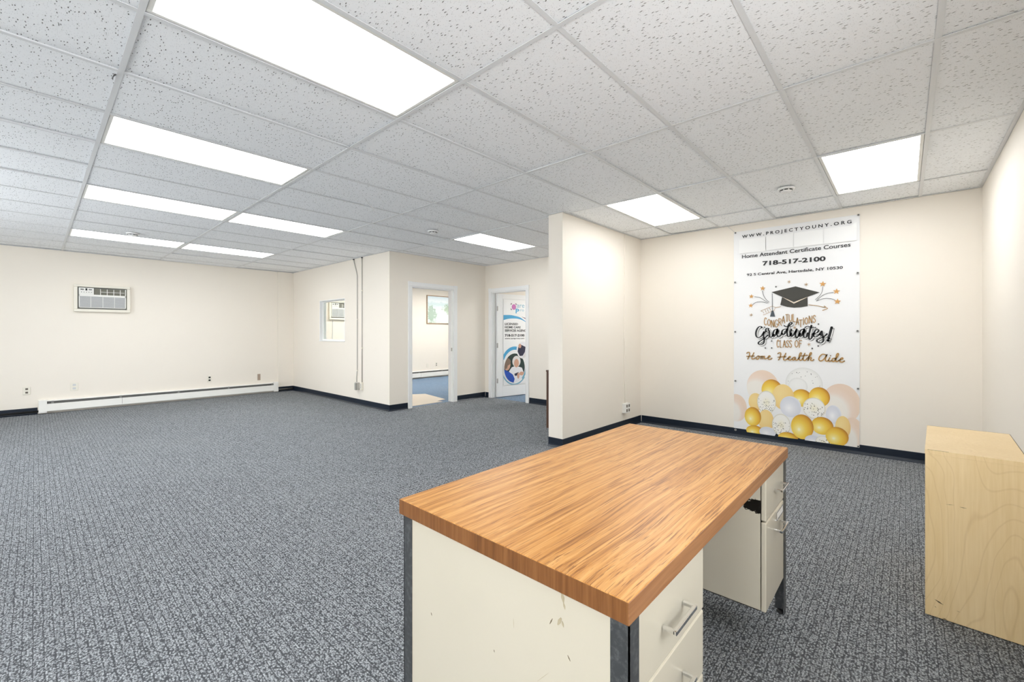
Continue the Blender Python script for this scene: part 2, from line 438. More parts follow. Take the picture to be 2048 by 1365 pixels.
def tile(x0, x1, y0, y1):
    w, d = x1 - x0 - .006, y1 - y0 - .006
    if w < .03 or d < .03: return
    key = (round(w, 3), round(d, 3))
    if key not in tile_meshes:
        ob = MB().box(-w / 2, w / 2, -d / 2, d / 2, 0, .015, .0015, 1).build('ceiling_tile', M_TILE, ceiling)
        tile_meshes[key] = ob.data
    else:
        ob = bpy.data.objects.new('ceiling_tile', tile_meshes[key]); COL.objects.link(ob); ob.parent = ceiling
    ob.location = ((x0 + x1) / 2, (y0 + y1) / 2, CEIL + .0035 + random.choice((0, .001, .002, .005, .007)))
    ob.rotation_euler = (random.uniform(0, .006), random.uniform(-.0008, .0008), 0)
for i in range(len(U) - 1):
    for k in range(len(VS) - 1):
        row = k - 3
        if (i, row) in LIGHTS: continue
        x0, x1, y0, y1 = U[i], U[i + 1], VS[k], VS[k + 1]
        if x1 <= MID_X: tile(x0, x1, y0, y1); continue
        if y0 < DOOR_Y - .03: tile(x0, x1, y0, min(y1, DOOR_Y))
        if x0 < MID_X and y1 > DOOR_Y + .03: tile(x0, MID_X, max(y0, DOOR_Y), y1)
def tee(ax, a0, a1, c, w=.024):
    """inverted T: flange underneath, stem above"""
    b = MB()
    if ax == 'y': b.box(c - w / 2, c + w / 2, a0, a1, CEIL - .0005, CEIL + .0025).box(c - .002, c + .002, a0, a1, CEIL + .0025, CEIL + .035)
    else: b.box(a0, a1, c - w / 2, c + w / 2, CEIL, CEIL + .0025).box(a0, a1, c - .002, c + .002, CEIL + .0025, CEIL + .033)
    return b
for i, u in enumerate(U[1:-1]):
    tee('y', RIGHT_Y, FAR_Y if u < MID_X else DOOR_Y, u).build('main_runner', M_GRID, ceiling)
tee_mesh = {}
for i in range(len(U) - 1):
    for v in VS[1:-1]:
        x0, x1 = U[i] + .012, U[i + 1] - .012
        if v > DOOR_Y: x1 = min(x1, MID_X)
        if x1 - x0 < .02: continue
        key = round(x1 - x0, 3)
        if key in tee_mesh:
            ob = bpy.data.objects.new('cross_tee', tee_mesh[key]); COL.objects.link(ob); ob.parent = ceiling
        else:
            ob = tee('x', 0, x1 - x0, 0).build('cross_tee', M_GRID, ceiling); tee_mesh[key] = ob.data
            for vv in ob.data.vertices: vv.co.z -= CEIL
        ob.location = (x0, v, CEIL)
def angle(x0, x1, y0, y1): MB().box(x0, x1, y0, y1, CEIL - .0015, CEIL + .003).build('wall_angle', M_GRID, ceiling)
a_ = .022
angle(REAR_X, BACK_X, RIGHT_Y, RIGHT_Y + a_); angle(BACK_X - a_, BACK_X, RIGHT_Y + a_, PART_Y0 - a_); angle(PART_X0 - a_, BACK_X, PART_Y0 - a_, PART_Y0)
angle(PART_X0 - a_, PART_X0, PART_Y0, PART_Y1); angle(PART_X0 - a_, NOOK_X - a_, PART_Y1, PART_Y1 + a_); angle(NOOK_X - a_, NOOK_X, PART_Y1, DOOR_Y)
angle(MID_X, NOOK_X - a_, DOOR_Y - a_, DOOR_Y); angle(MID_X - a_, MID_X, DOOR_Y - a_, FAR_Y); angle(REAR_X, MID_X - a_, FAR_Y - a_, FAR_Y)

# ------------------------------------------------------------------ light panels
def light_panel(x0, x1, y0, y1, label, lamp=None, group='recessed light panels in the tile ceiling'):
    o = ((x0 + x1) / 2, (y0 + y1) / 2, CEIL)
    t = thing('recessed_light', o, label, 'ceiling light', group)
    i, j = .013, .034
    f = MB(o)
    for (a, b, c, d) in ((x0 + i, x1 - i, y0 + i, y0 + j), (x0 + i, x1 - i, y1 - j, y1 - i), (x0 + i, x0 + j, y0 + j, y1 - j), (x1 - j, x1 - i, y0 + j, y1 - j)):
        f.box(a, b, c, d, CEIL + .003, CEIL + .012, .002, 1)
    f.build('frame', M_WHITE, t)
    MB(o).box(x0 + j, x1 - j, y0 + j, y1 - j, CEIL + .007, CEIL + .010).build('diffuser', lamp or M_LAMP, t)
    h = MB(o)
    h.box(x0 + i, x1 - i, y0 + i, y1 - i, CEIL + .10, CEIL + .11)
    for (a, b, c, d) in ((x0 + i, x1 - i, y0 + i, y0 + i + .004), (x0 + i, x1 - i, y1 - i - .004, y1 - i), (x0 + i, x0 + i + .004, y0 + i, y1 - i), (x1 - i - .004, x1 - i, y0 + i, y1 - i)):
        h.box(a, b, c, d, CEIL + .012, CEIL + .10)
    h.build('housing', M_WHITE, t)
    return t
LL = {(3, 1): 'largest lit panel, nearest the viewer at the top left of the ceiling',
      (3, 4): 'second lit panel from the viewer, alone in its row of tiles at left',
      (3, 7): 'third lit panel from the viewer at left, end to end with another',
      (4, 7): 'lit panel adjoining the right end of the third left-hand panel',
      (3, 11): 'farthest left lit panel, beyond a flat smoke detector near the air conditioner wall',
      (4, 11): 'smallest lit panel, farthest back beside the far wall corner',
      (6, 5): 'lit panel in the nook ceiling in front of the two doorways',
      (6, 1): 'lit panel over the partition corner, left of the banner',
      (6, -2): 'lit panel at upper right, nearest the right-hand wall and above the banner'}
for (i, k), lab in LL.items(): light_panel(U[i], U[i + 1], VL(k), VL(k + 1), lab)
light_panel(4.6, 5.82, 8.4, 9.0, 'added lit panel out of view in the room with the painting', M_LAMP2, 'added light panels of the rear rooms')  # unseen lamps added to brighten the rear rooms
light_panel(7.2, 8.42, 8.2, 8.8, 'second added lit panel out of view over the blue carpet beyond the painting doorway', M_LAMP2, 'added light panels of the rear rooms')
light_panel(7.2, 8.42, 4.2, 4.8, 'added lit panel out of view in the room behind the poster door', M_LAMP2, 'added light panels of the rear rooms')

# ------------------------------------------------------------------ door frames, interior window
def casing(name, ax, a0, a1, h, t, depth, label, extra=0.0):
    """white casing on the room side (towards -) and jamb lining of a doorway in a wall whose face is at t"""
    o = ((a0 + a1) / 2, t, 0) if ax == 'x' else (t, (a0 + a1) / 2, 0)
    root = struct(bpy.data.objects.new(name, None), label); COL.objects.link(root); root.location = o
    def bx(n, p0, p1, q0, q1, z0, z1, bev=.003):
        b = MB(o)
        if ax == 'x': b.box(p0, p1, q0, q1, z0, z1, bev)
        else: b.box(q0, q1, p0, p1, z0, z1, bev)
        return b.build(n, M_TRIM, root)
    w = .072
    for s, (p0, p1) in (('l', (a0 - w, a0 - .004)), ('r', (a1 + .004, a1 + w + extra))):
        bx('side_casing', p0, p1, t - .018, t, 0, h + .004)
        bx('corner_block', p0 - .004, p1 + .004, t - .022, t, h + .004, h + w + .006)
    bx('head_casing', a0 - .004, a1 + .004, t - .018, t, h + .004, h + w)
    for p0, p1 in ((a0 - .004, a0 + .014), (a1 - .014, a1 + .004)):
        bx('jamb', p0, p1, t - .002, t + depth + .002, 0, h + .004, 0)
        m = (p0 + p1) / 2
        bx('door_stop', m - .016, m + .016, t + .045, t + .062, 0, h - .010, 0)
    bx('head_jamb', a0 + .014, a1 - .014, t - .002, t + depth + .002, h - .014, h + .004, 0)
    return root
door1 = casing('door_1', 'x', D1[0], D1[1], D1[2], DOOR_Y, .12, 'white cased doorway open onto the room with the painting', .012)
MB(door1.location).box(D1[1] - .018, D1[1] - .013, DOOR_Y + .012, DOOR_Y + .040, .93, .99).build('strike_plate', M_STEEL, door1)
MB(door1.location).box(D1[0] - .03, D1[0] - .022, DOOR_Y - .020, DOOR_Y - .017, .90, .99).build('strike_plate', M_PLASTIC, door1)
door2 = casing('door_2', 'y', D2[0], D2[1], D2[2], NOOK_X, .12, 'white cased doorway with a white door standing open behind')

# leaf of doorway 2, swung into the room behind; local x runs from the hinge edge, face towards -y
LEAF = (6.045, 5.868, 0.0); LEAF_RZ = math.radians(-9.84)
leaf = thing('open_door', LEAF, 'white panel door with a blue and white poster, standing open in the right doorway', 'door', rz=LEAF_RZ)
LW, LH = .872, 2.03
b = MB()
b.box(0, .125, 0, .040, .012, LH, .002); b.box(LW - .125, LW, 0, .040, .012, LH, .002)
b.box(.125, LW - .125, 0, .040, .012, .215, .002); b.box(.125, LW - .125, 0, .040, LH - .095, LH, .002)
b.build('stile_and_rail_frame', M_TRIM, leaf)
MB().box(.120, LW - .120, .010, .030, .21, LH - .09).build('panel', M_TRIM, leaf)
for z in (.33, 1.02, 1.74):
    hg = MB().box(-.012, .018, -.004, .004, z - .045, z + .045, .001, 1).tube([(-.004, -.006, z - .047), (-.004, -.006, z + .047)], .006, 8).build('hinge', M_STEEL, leaf)
kn = MB().lathe((LW - .065, -.0, .95), [(.030, -.000), (.030, -.006), (.012, -.008), (.010, -.030), (.022, -.036), (.027, -.050), (.020, -.062), (.001, -.064)], 'y', 18).build('knob', M_STEEL, leaf)

# interior window
win = struct(bpy.data.objects.new('window_1', None), 'small interior window onto the next room'); COL.objects.link(win); win.location = (MID_X, (WN[0] + WN[1]) / 2, WN[2])
o = win.location
for n, c in (('sill', (MID_X - .012, MID_X + .13, WN[0] - .01, WN[1] + .01, WN[2], WN[2] + .018)), ('head', (MID_X - .004, MID_X + .124, WN[0], WN[1], WN[3] - .014, WN[3])),
             ('jamb', (MID_X - .004, MID_X + .124, WN[0], WN[0] + .014, WN[2] + .018, WN[3] - .014)), ('jamb', (MID_X - .004, MID_X + .124, WN[1] - .014, WN[1], WN[2] + .018, WN[3] - .014))):
    MB(o).box(*c, .002, 1).build(n, M_TRIM, win)
f = MB(o)
for y0, y1, z0, z1 in ((WN[0] + .014, WN[1] - .014, WN[2] + .018, WN[2] + .04), (WN[0] + .014, WN[1] - .014, WN[3] - .034, WN[3] - .014), (WN[0] + .014, WN[0] + .034, WN[2] + .04, WN[3] - .034), (WN[1] - .034, WN[1] - .014, WN[2] + .04, WN[3] - .034)):
    f.box(MID_X + .055, MID_X + .085, y0, y1, z0, z1)
f.build('sash', M_TRIM, win)
MB(o).box(MID_X + .068, MID_X + .072, WN[0] + .034, WN[1] - .034, WN[2] + .04, WN[3] - .034).build('pane', M_GLASS, win)

# unseen windows behind the viewer, added to let daylight in
for k, (y0, y1) in enumerate(ADDED_REAR):
    w = struct(bpy.data.objects.new('window_%d' % (k + 2), None), 'added unseen daylight window in the wall behind the viewer'); COL.objects.link(w); w.location = (REAR_X, (y0 + y1) / 2, FZ[0]); o = w.location
    f = MB(o)
    for a in ((y0, y1, FZ[0], FZ[0] + .05), (y0, y1, FZ[1] - .05, FZ[1]), (y0, y0 + .05, FZ[0] + .05, FZ[1] - .05), (y1 - .05, y1, FZ[0] + .05, FZ[1] - .05), ((y0 + y1) / 2 - .025, (y0 + y1) / 2 + .025, FZ[0] + .05, FZ[1] - .05)): f.box(REAR_X - .09, REAR_X - .04, *a)
    f.build('frame', M_TRIM, w)
    MB(o).box(REAR_X - .02, REAR_X + .03, y0 - .04, y1 + .04, FZ[0] - .03, FZ[0], .004).build('sill', M_TRIM, w)

for k, (x0, x1, z0, z1) in enumerate(ADDED_SIDES):  # out-of-view side windows, added for more daylight from the right
    w = struct(bpy.data.objects.new('window_%d' % (k + 2 + len(ADDED_REAR)), None), 'added unseen daylight window in the wall beside the viewer'); COL.objects.link(w); w.location = ((x0 + x1) / 2, RIGHT_Y, z0); o = w.location
    f = MB(o)
    for a in ((x0, x1, z0, z0 + .05), (x0, x1, z1 - .05, z1), (x0, x0 + .05, z0 + .05, z1 - .05), (x1 - .05, x1, z0 + .05, z1 - .05)): f.box(a[0], a[1], RIGHT_Y - .09, RIGHT_Y - .04, a[2], a[3])
    f.build('frame', M_TRIM, w)

# ------------------------------------------------------------------ steel desk
DX0, DX1, DY0, DY1, DH = .766, 2.296, .392, 1.172, .743
desk = thing('office_desk', ((DX0 + DX1) / 2, (DY0 + DY1) / 2, 0), 'cream steel double-pedestal desk with an oak-look top in the foreground', 'desk')
o = desk.location
top = MB(o).box(DX0 + .002, DX1 - .002, DY0 + .002, DY1 - .002, DH - .043, DH, .0015, 1).build('desktop', M_OAKTOP, desk)
MB(o).box(DX0, DX0 + .002, DY0 + .002, DY1 - .002, DH - .045, DH - .0015).build('edge_band', M_OAKEDGE_Z, top).location = (0, 0, 0)
MB(o).box(DX1 - .002, DX1, DY0 + .002, DY1 - .002, DH - .045, DH - .0015).build('edge_band', M_OAKEDGE_Z, top)
MB(o).box(DX0 + .001, DX1 - .001, DY0, DY0 + .002, DH - .045, DH - .0015).build('edge_band', M_OAKEDGE_X, top)
MB(o).box(DX0 + .001, DX1 - .001, DY1 - .002, DY1, DH - .045, DH - .0015).build('edge_band', M_OAKEDGE_X, top)
PB = .168                      # underside of the pedestals
zt = DH - .045
# corner legs: charcoal angle iron
for sx, sy in ((0, 0), (0, 1), (1, 0), (1, 1)):
    x = DX0 + .014 if sx == 0 else DX1 - .014; y = DY0 + .006 if sy == 0 else DY1 - .006
    dx, dy = (1 if sx == 0 else -1), (1 if sy == 0 else -1)
    l = MB(o)
    def seg(a, b_, c, d_): l.box(min(a, b_), max(a, b_), min(c, d_), max(c, d_), 0.004, zt)
    seg(x, x + dx * .003, y, y + dy * .042); seg(x, x + dx * .042, y, y + dy * .003)
    lg = l.build('leg', M_LEG, desk)
    MB(o).lathe((x + dx * .018, y + dy * .018, 0), [(.014, 0), (.016, .002), (.014, .008), (.005, .010)], 'z', 12).build('foot', M_DARK, lg)
# near end panel (sits between the two legs), far end panel
MB(o).box(DX0 + .016, DX0 + .022, DY0 + .046, DY1 - .030, PB + .003, zt, .001, 1).build('end_panel', M_ENAMEL, desk)
MB(o).box(DX1 - .022, DX1 - .016, DY0 + .046, DY1 - .030, PB + .003, zt, .001, 1).build('end_panel', M_ENAMEL, desk)
M_SCUFF = mat('brown_scuff', (0.47, 0.40, 0.27, 1), .5); M_SCUFF2 = mat('dark_scuff', (0.16, 0.12, 0.07, 1), .6)
ep = [c for c in desk.children if c.name.startswith('end_panel')][0]
for y0, z0, y1, z1, w, mm_ in ((.560, .688, .556, .668, .010, M_SCUFF), (.556, .668, .552, .655, .006, M_SCUFF), (.562, .632, .572, .612, .009, M_SCUFF), (.560, .626, .556, .614, .006, M_SCUFF), (.594, .604, .586, .620, .003, M_SCUFF2),
                             (1.030, .441, 1.026, .433, .004, M_SCUFF2), (.704, .568, .703, .545, .0016, M_SCUFF), (.771, .459, .769, .453, .003, M_SCUFF2), (.545, .558, .538, .548, .003, M_SCUFF2), (.63, .455, .597, .492, .0012, M_SCUFF)):
    ny, nz = -(z1 - z0), (y1 - y0); L = math.hypot(ny, nz); ny, nz = ny / L * w / 2, nz / L * w / 2; x = DX0 + .0157
    MB(o).prism([(x, y0 + ny * .4, z0 + nz * .4), (x, (y0 + y1) / 2 + ny, (z0 + z1) / 2 + nz), (x, y1 + ny * .3, z1 + nz * .3), (x, y1 - ny * .3, z1 - nz * .3), (x, (y0 + y1) / 2 - ny, (z0 + z1) / 2 - nz), (x, y0 - ny * .4, z0 - nz * .4)], (.0002, 0, 0)).build('scuff', mm_, ep)
# modesty panel at the back
MB(o).box(DX0 + .045, DX1 - .045, DY1 - .034, DY1 - .028, PB + .05, zt, .001, 1).build('modesty_panel', M_ENAMEL, desk)
# pedestals
FR = DY0 + .008                # plane of the drawer faces
N0, N1 = DX0 + .044, 1.206
F0, F1 = 1.916, DX1 - .020
def pedestal(x0, x1, m):
    p = MB(o)
    p.box(x0, x0 + .003, FR + .020, DY1 - .05, PB, zt); p.box(x1 - .003, x1, FR + .020, DY1 - .05, PB, zt)
    p.box(x0, x1, FR + .020, DY1 - .05, PB, PB + .003); p.box(x0, x1, DY1 - .053, DY1 - .05, PB, zt)
    p.box(x0 + .003, x1 - .003, FR + .022, DY1 - .056, zt - .012, zt - .002)
    return p.build('pedestal', m, desk)
pedestal(N0, N1, M_ENAMEL); pedestal(F0, F1, M_ENAMELCHIP)
MB(o).box(N1 + .001, F0 - .001, FR + .004, FR + .020, zt - .018, zt, .001, 1).build('apron', M_ENAMEL, desk)
def handle(par, xc, z, w=.118):
    r = .0044; y0 = FR; y1 = FR - .029; h = MB(o)
    a = (xc - w / 2, xc + w / 2)
    for x in a: h.box(x - r, x + r, y1, y0, z - r, z + r, .0012, 1)
    h.box(a[0] - r, a[1] + r, y1 - r, y1 + r, z - r * 1.25, z + r * 1.25, .0015, 1)
    return h.build('handle', M_CHROME, par)
def drawer(x0, x1, z0, z1, hx, hz):
    d = MB(o).box(x0, x1, FR, FR + .018, z0, z1, .004, 2).build('drawer', M_ENAMEL, desk)
    handle(d, hx, hz); return d
zs = [PB, .350, .522, zt - .006]
for k in range(3): drawer(N0 + .001, N1, zs[k] + .002, zs[k + 1] - .002, 1.0, zs[k + 1] - .085)
drawer(F0 - .001, F1, .522 + .002, zt - .008, 2.112, .615)
fd = drawer(F0 - .001, F1, PB, .518, 2.10, .452)
lh = MB(o)
for a in ((2.09, 2.22, .472, .477), (2.09, 2.22, .503, .508), (2.09, 2.095, .477, .503), (2.215, 2.22, .477, .503)): lh.box(a[0], a[1], FR - .003, FR, a[2], a[3])
lh.build('label_holder', M_CHROME, fd)
MB(o).box(2.095, 2.215, FR - .0015, FR, .477, .503).build('card', M_SHEET, fd)

# ------------------------------------------------------------------ maple cabinet at the right
cab = thing('maple_cabinet', (2.682, -.068, 0), 'light maple veneer cabinet at the right edge, half out of frame', 'cabinet', rz=math.radians(-2.2))
CD, CW, CH = .70, .305, .741
MB().box(0, .018, -CW, 0, .004, CH - .019, .0006, 1).build('front_panel', M_MAPLE, cab)
MB().box(CD - .018, CD, -CW, 0, .004, CH - .019, .0006, 1).build('back_panel', M_MAPLE, cab)
MB().box(.018, CD - .018, -.018, 0, .004, CH - .019).build('side_panel', M_MAPLE, cab)
MB().box(.018, CD - .018, -CW, -CW + .018, .004, CH - .019).build('side_panel', M_MAPLE, cab)
tp = MB().box(-.001, CD, -CW, .001, CH - .019, CH, .0008, 1).build('top', M_MAPLE, cab)
MB().box(CD, CD + .0015, -CW, 0, CH - .019, CH + .0003).build('edge_strip', M_WALNUT, tp)
MB().box(0, CD, -CW - .0015, -CW, CH - .019, CH + .0003).build('edge_strip', M_WALNUT, tp)
MB().box(.03, CD - .03, -CW + .03, -.03, .0, .004).build('base', M_DARK, cab)
M_SCRATCH = mat('bare_scratch', (0.13, 0.085, 0.04, 1), 0.8)
def scratch(y0, z0, y1, z1, w):
    mx, mz = (y0 + y1) / 2, (z0 + z1) / 2; nx, nz = -(z1 - z0), (y1 - y0); L = math.hypot(nx, nz); nx, nz = nx / L * w / 2, nz / L * w / 2
    MB().prism([(-.0004, y0, z0), (-.0004, mx + nx, mz + nz), (-.0004, y1, z1), (-.0004, mx - nx, mz - nz)], (.0003, 0, 0)).build('scratch', M_SCRATCH, cab)
scratch(-.030, .081, -.059, .067, .006); scratch(-.064, .511, -.092, .515, .0014); scratch(-.107, .512, -.13, .511, .0024); scratch(-.055, .010, -.071, .006, .004); scratch(-.03, .050, -.036, .046, .002); scratch(-.098, .060, -.110, .058, .0012)
MB().box(.0, .004, -.075, -.008, CH - .0005, CH + .0004).build('chip', M_SCRATCH, tp)

# ------------------------------------------------------------------ dark wooden bookcase behind the partition
bk = thing('low_bookcase', (5.05, 3.26, 0), 'dark brown wooden unit peeking out behind the partition end', 'bookcase')
o = bk.location
BX0, BX1, BY0, BY1, BH = 4.58, 5.52, PART_Y1 + .03, 3.535, .768
for x0, x1 in ((BX0, BX0 + .025), (BX1 - .025, BX1)): MB(o).box(x0, x1, BY0, BY1, 0, BH - .022, .001, 1).build('side_panel', M_WALNUT, bk)
MB(o).box(BX0 - .004, BX1 + .004, BY0, BY1 + .006, BH - .022, BH, .002, 1).build('top', M_WALNUT, bk)
for z in (.06, .40): MB(o).box(BX0 + .025, BX1 - .025, BY0 + .012, BY1 - .01, z, z + .02).build('shelf', M_WALNUT, bk)
MB(o).box(BX0 + .025, BX1 - .025, BY0, BY0 + .010, .02, BH - .022).build('back_panel', M_WALNUT, bk)

# ------------------------------------------------------------------ wall air conditioners
M_LOUVRE = mat('olive_grey_louvre', (0.17, 0.165, 0.13, 1), 0.6)
M_GRILLE = mat('grey_white_grille', (0.60, 0.61, 0.61, 1), 0.5)
M_GRILLEBACK = mat('dark_grille_plate', (0.22, 0.22, 0.21, 1), 0.7)  # mid grey for grille backing, badges, buttons and heater brackets
def air_conditioner(x0, z0, label):
    w, h = .692, .446; y = FAR_Y
    t = thing('wall_air_conditioner', (x0 + w / 2, y, z0), label, 'air conditioner', 'through-wall air conditioners')
    o = t.location; x1, z1 = x0 + w, z0 + h
    f = MB(o)
    for a in ((x0, x1, z0, z0 + .045), (x0, x1, z1 - .040, z1), (x0, x0 + .045, z0 + .045, z1 - .040), (x1 - .045, x1, z0 + .045, z1 - .040)): f.box(a[0], a[1], y - .055, y, a[2], a[3], .006, 2)
    f.build('sleeve_frame', M_PLASTIC, t)
    MB(o).box(x0 + .045, x1 - .045, y - .012, y - .004, z0 + .045, z1 - .040).build('cavity', M_GRILLEBACK, t)
    a0, a1, b0, b1 = x0 + .058, x1 - .056, z0 + .066, z1 - .052
    fp = MB(o)
    for q in ((a0, a1, b0, b0 + .012), (a0, a1, b1 - .138, b1 - .108), (a0, a0 + .012, b0, b1), (a1 - .012, a1, b0, b1), (a0 + .165, a0 + .178, b1 - .115, b1)): fp.box(q[0], q[1], y - .048, y - .018, q[2], q[3], .002, 1)
    front = fp.build('front_panel', M_WHITE, t)
    cp = MB(o).box(a0 + .012, a0 + .165, y - .046, y - .020, b1 - .108, b1, .002, 1).build('control_panel', M_WHITE, t)
    MB(o).box(a0 + .02, a0 + .06, y - .0475, y - .046, b1 - .040, b1 - .018).build('badge', M_GRILLEBACK, cp)
    MB(o).box(a0 + .078, a0 + .100, y - .0475, y - .046, b1 - .045, b1 - .010).build('display', M_DARK, cp)
    MB(o).box(a0 + .115, a0 + .155, y - .0475, y - .046, b1 - .038, b1 - .018).build('badge', M_GRILLEBACK, cp)
    for k in range(5): MB(o).lathe((a0 + .032 + k * .029, y - .046, b1 - .072), [(.006, 0), (.006, -.002), (.001, -.0025)], 'y', 10).build('button', M_GRILLEBACK, cp)
    lv = MB(o).box(a0 + .178, a1 - .012, y - .030, y - .022, b1 - .108, b1 - .004).build('air_outlet', M_LOUVRE, t)
    for k in range(4): MB(o).box(a0 + .255 + k * .082, a0 + .262 + k * .082, y - .045, y - .030, b1 - .108, b1 - .010).build('louvre_vane', M_WHITE, lv)
    MB(o).box(a0 + .255, a1 - .02, y - .042, y - .032, b1 - .062, b1 - .056).build('louvre_vane', M_WHITE, lv)
    g = MB(o).box(a0 + .012, a1 - .012, y - .030, y - .020, b0 + .012, b1 - .138).build('intake', M_GRILLEBACK, t)
    zz = b0 + .018; s = None
    while zz < b1 - .145:
        MB(o).box(a0 + .012, a1 - .012, y - .045, y - .030, zz, zz + .0085).build('slat', M_GRILLE, g); zz += .0125
    for k in (1, 2, 3): MB(o).box(a0 + k * .145 - .006, a0 + k * .145, y - .048, y - .030, b0 + .012, b1 - .138).build('rib', M_WHITE, g)
    return t
air_conditioner(.424, 1.612, 'ivory framed air conditioner set in the far wall above the heater')
air_conditioner(4.625, 1.575, 'air conditioner seen through the small interior window')
MB((4.72, FAR_Y, 1.0)).tube([(4.72, FAR_Y - .012, 1.58), (4.722, FAR_Y - .008, 1.3), (4.715, FAR_Y - .008, 1.1), (4.70, FAR_Y - .01, .6), (4.70, FAR_Y - .01, .35)], .005, 8).build('power_cord', M_GRILLE)
tag(bpy.data.objects['power_cord'], 'thin pale cord hanging below the air conditioner behind the interior window', 'cord')

# ------------------------------------------------------------------ baseboard heaters
def heater(x0, x1, label, seam, m=M_WHITE):
    y = FAR_Y; t = thing('baseboard_heater', ((x0 + x1) / 2, y, 0), label, 'heater'); o = t.location
    zb, zt_ = .035, .205
    MB(o).box(x0, x1, y - .008, y, zb - .01, zt_).build('back_plate', m, t)
    MB(o).prism([(x0, y - .008, zt_), (x0, y - .008, zt_ - .006), (x0, y - .045, zt_ - .010), (x0, y - .050, zt_ - .016), (x0, y - .052, zt_ - .014), (x0, y - .046, zt_ - .004)], (x1 - x0, 0, 0)).build('top_hood', m, t)
    c = [x0 + .07] + seam + [x1 - .07]
    for a, b_ in zip(c, c[1:]):
        MB(o).prism([(a, y - .060, zb), (a, y - .072, zb), (a, y - .074, zb + .01), (a, y - .066, zt_ - .058), (a, y - .056, zt_ - .054), (a, y - .056, zt_ - .060), (a, y - .062, zt_ - .068)], (b_ - a - .004, 0, 0)).build('front_cover', m, t)
    for a, b_, s in ((x0 - .005, x0 + .085, 1), (x1 - .085, x1 + .005, 1)):
        MB(o).prism([(a, y, zb - .02), (a, y - .078, zb - .02), (a, y - .080, zb), (a, y - .068, zt_ + .002), (a, y - .060, zt_ + .010), (a, y, zt_ + .010)], (b_ - a, 0, 0)).build('end_cap', m, t)
    fin = MB(o).tube([(x0 + .05, y - .034, .10), (x1 - .05, y - .034, .10)], .011, 10)
    fin.build('copper_pipe', mat('tarnished_copper', (0.16, 0.08, 0.05, 1), 0.4, metal=0.8), t)
    MB(o).box(x0 + .08, x1 - .08, y - .050, y - .010, .055, zt_ - .014).build('fin_bank', mat('dark_fins', (0.10, 0.10, 0.095, 1), .7), t)  # dark fins stand tall so the slot above the cover looks dark
    for k in range(int((x1 - x0) / .8) + 1):
        x = x0 + .13 + k * .8
        if x < x1 - .1: MB(o).box(x, x + .03, y - .055, y - .008, zb + .06, zt_ - .012).build('bracket', M_GRILLEBACK, t)
    return t
heater(.045, 3.50, 'long white baseboard heater along the foot of the far wall', [1.01])
heater(5.4, 9.1, 'white baseboard heater in the room with the painting', [7.2])
pp = MB((-.4, FAR_Y - .05, .05)).tube([(REAR_X + .05, FAR_Y - .045, .045), (.04, FAR_Y - .045, .045)], .016, 10).build('heating_pipe', mat('black_iron_pipe', (0.015, 0.015, 0.016, 1), 0.5, metal=.4))
tag(pp, 'dark pipe running along the floor left of the baseboard heater', 'pipe')
pp = MB((3.6, FAR_Y - .07, .05)).tube([(3.51, FAR_Y - .05, .05), (3.80, FAR_Y - .05, .05)], .018, 10).build('heating_pipe', mat('grey_iron_pipe', (0.05, 0.05, 0.045, 1), 0.5))
tag(pp, 'short dark pipe between the baseboard heater end and the room corner', 'pipe')

# ------------------------------------------------------------------ outlets and conduits
def far_plate(x0, x1, z0, z1, label, slots, m=M_PLASTIC):
    t = thing('wall_outlet', ((x0 + x1) / 2, FAR_Y, (z0 + z1) / 2), label, 'outlet', 'outlets on the far wall'); o = t.location
    MB(o).box(x0, x1, FAR_Y - .007, FAR_Y, z0, z1, .003, 2).build('cover_plate', m, t)
    for (a, b_, c, d, mm) in slots: MB(o).box(o.x + a, o.x + b_, FAR_Y - .0085, FAR_Y - .005, o.z + c, o.z + d, .001, 1).build('socket', mm, t)
    return t
M_BROWNPL = mat('brown_plastic', (0.10, 0.08, 0.06, 1), 0.4)
far_plate(-.122, -.042, .312, .432, 'leftmost ivory outlet plate, with two dark round sockets', [(-.014, .014, .014, .040, M_BROWNPL), (-.014, .014, -.040, -.014, M_BROWNPL)])
far_plate(.388, .478, .325, .455, 'ivory outlet plate with pale sockets, just left above the heater', [(-.018, .018, .012, .044, M_GRILLE), (-.018, .018, -.044, -.012, M_GRILLE)])
far_plate(2.245, 2.318, .312, .432, 'outlet with two black sockets above the heater middle', [(-.017, .017, .012, .042, M_DARK), (-.017, .017, -.042, -.012, M_DARK)])
far_plate(7.745, 7.815, .305, .415, 'outlet with dark sockets below the painting in the next room', [(-.014, .014, .010, .036, M_DARK), (-.014, .014, -.036, -.010, M_DARK)])
far_plate(7.43, 7.51, .29, .40, 'blank pale plate left of the outlet below the painting', [(-.004, .004, -.004, .004, M_GRILLE)])
s = MB((3.15, FAR_Y, .34)).box(3.122, 3.178, FAR_Y - .006, FAR_Y, .275, .405, .002, 1).build('switch_plate', mat('tan_plate', (0.40, 0.31, 0.24, 1), .5))
tag(s, 'small tan blank plate above the right end of the heater', 'wall plate')

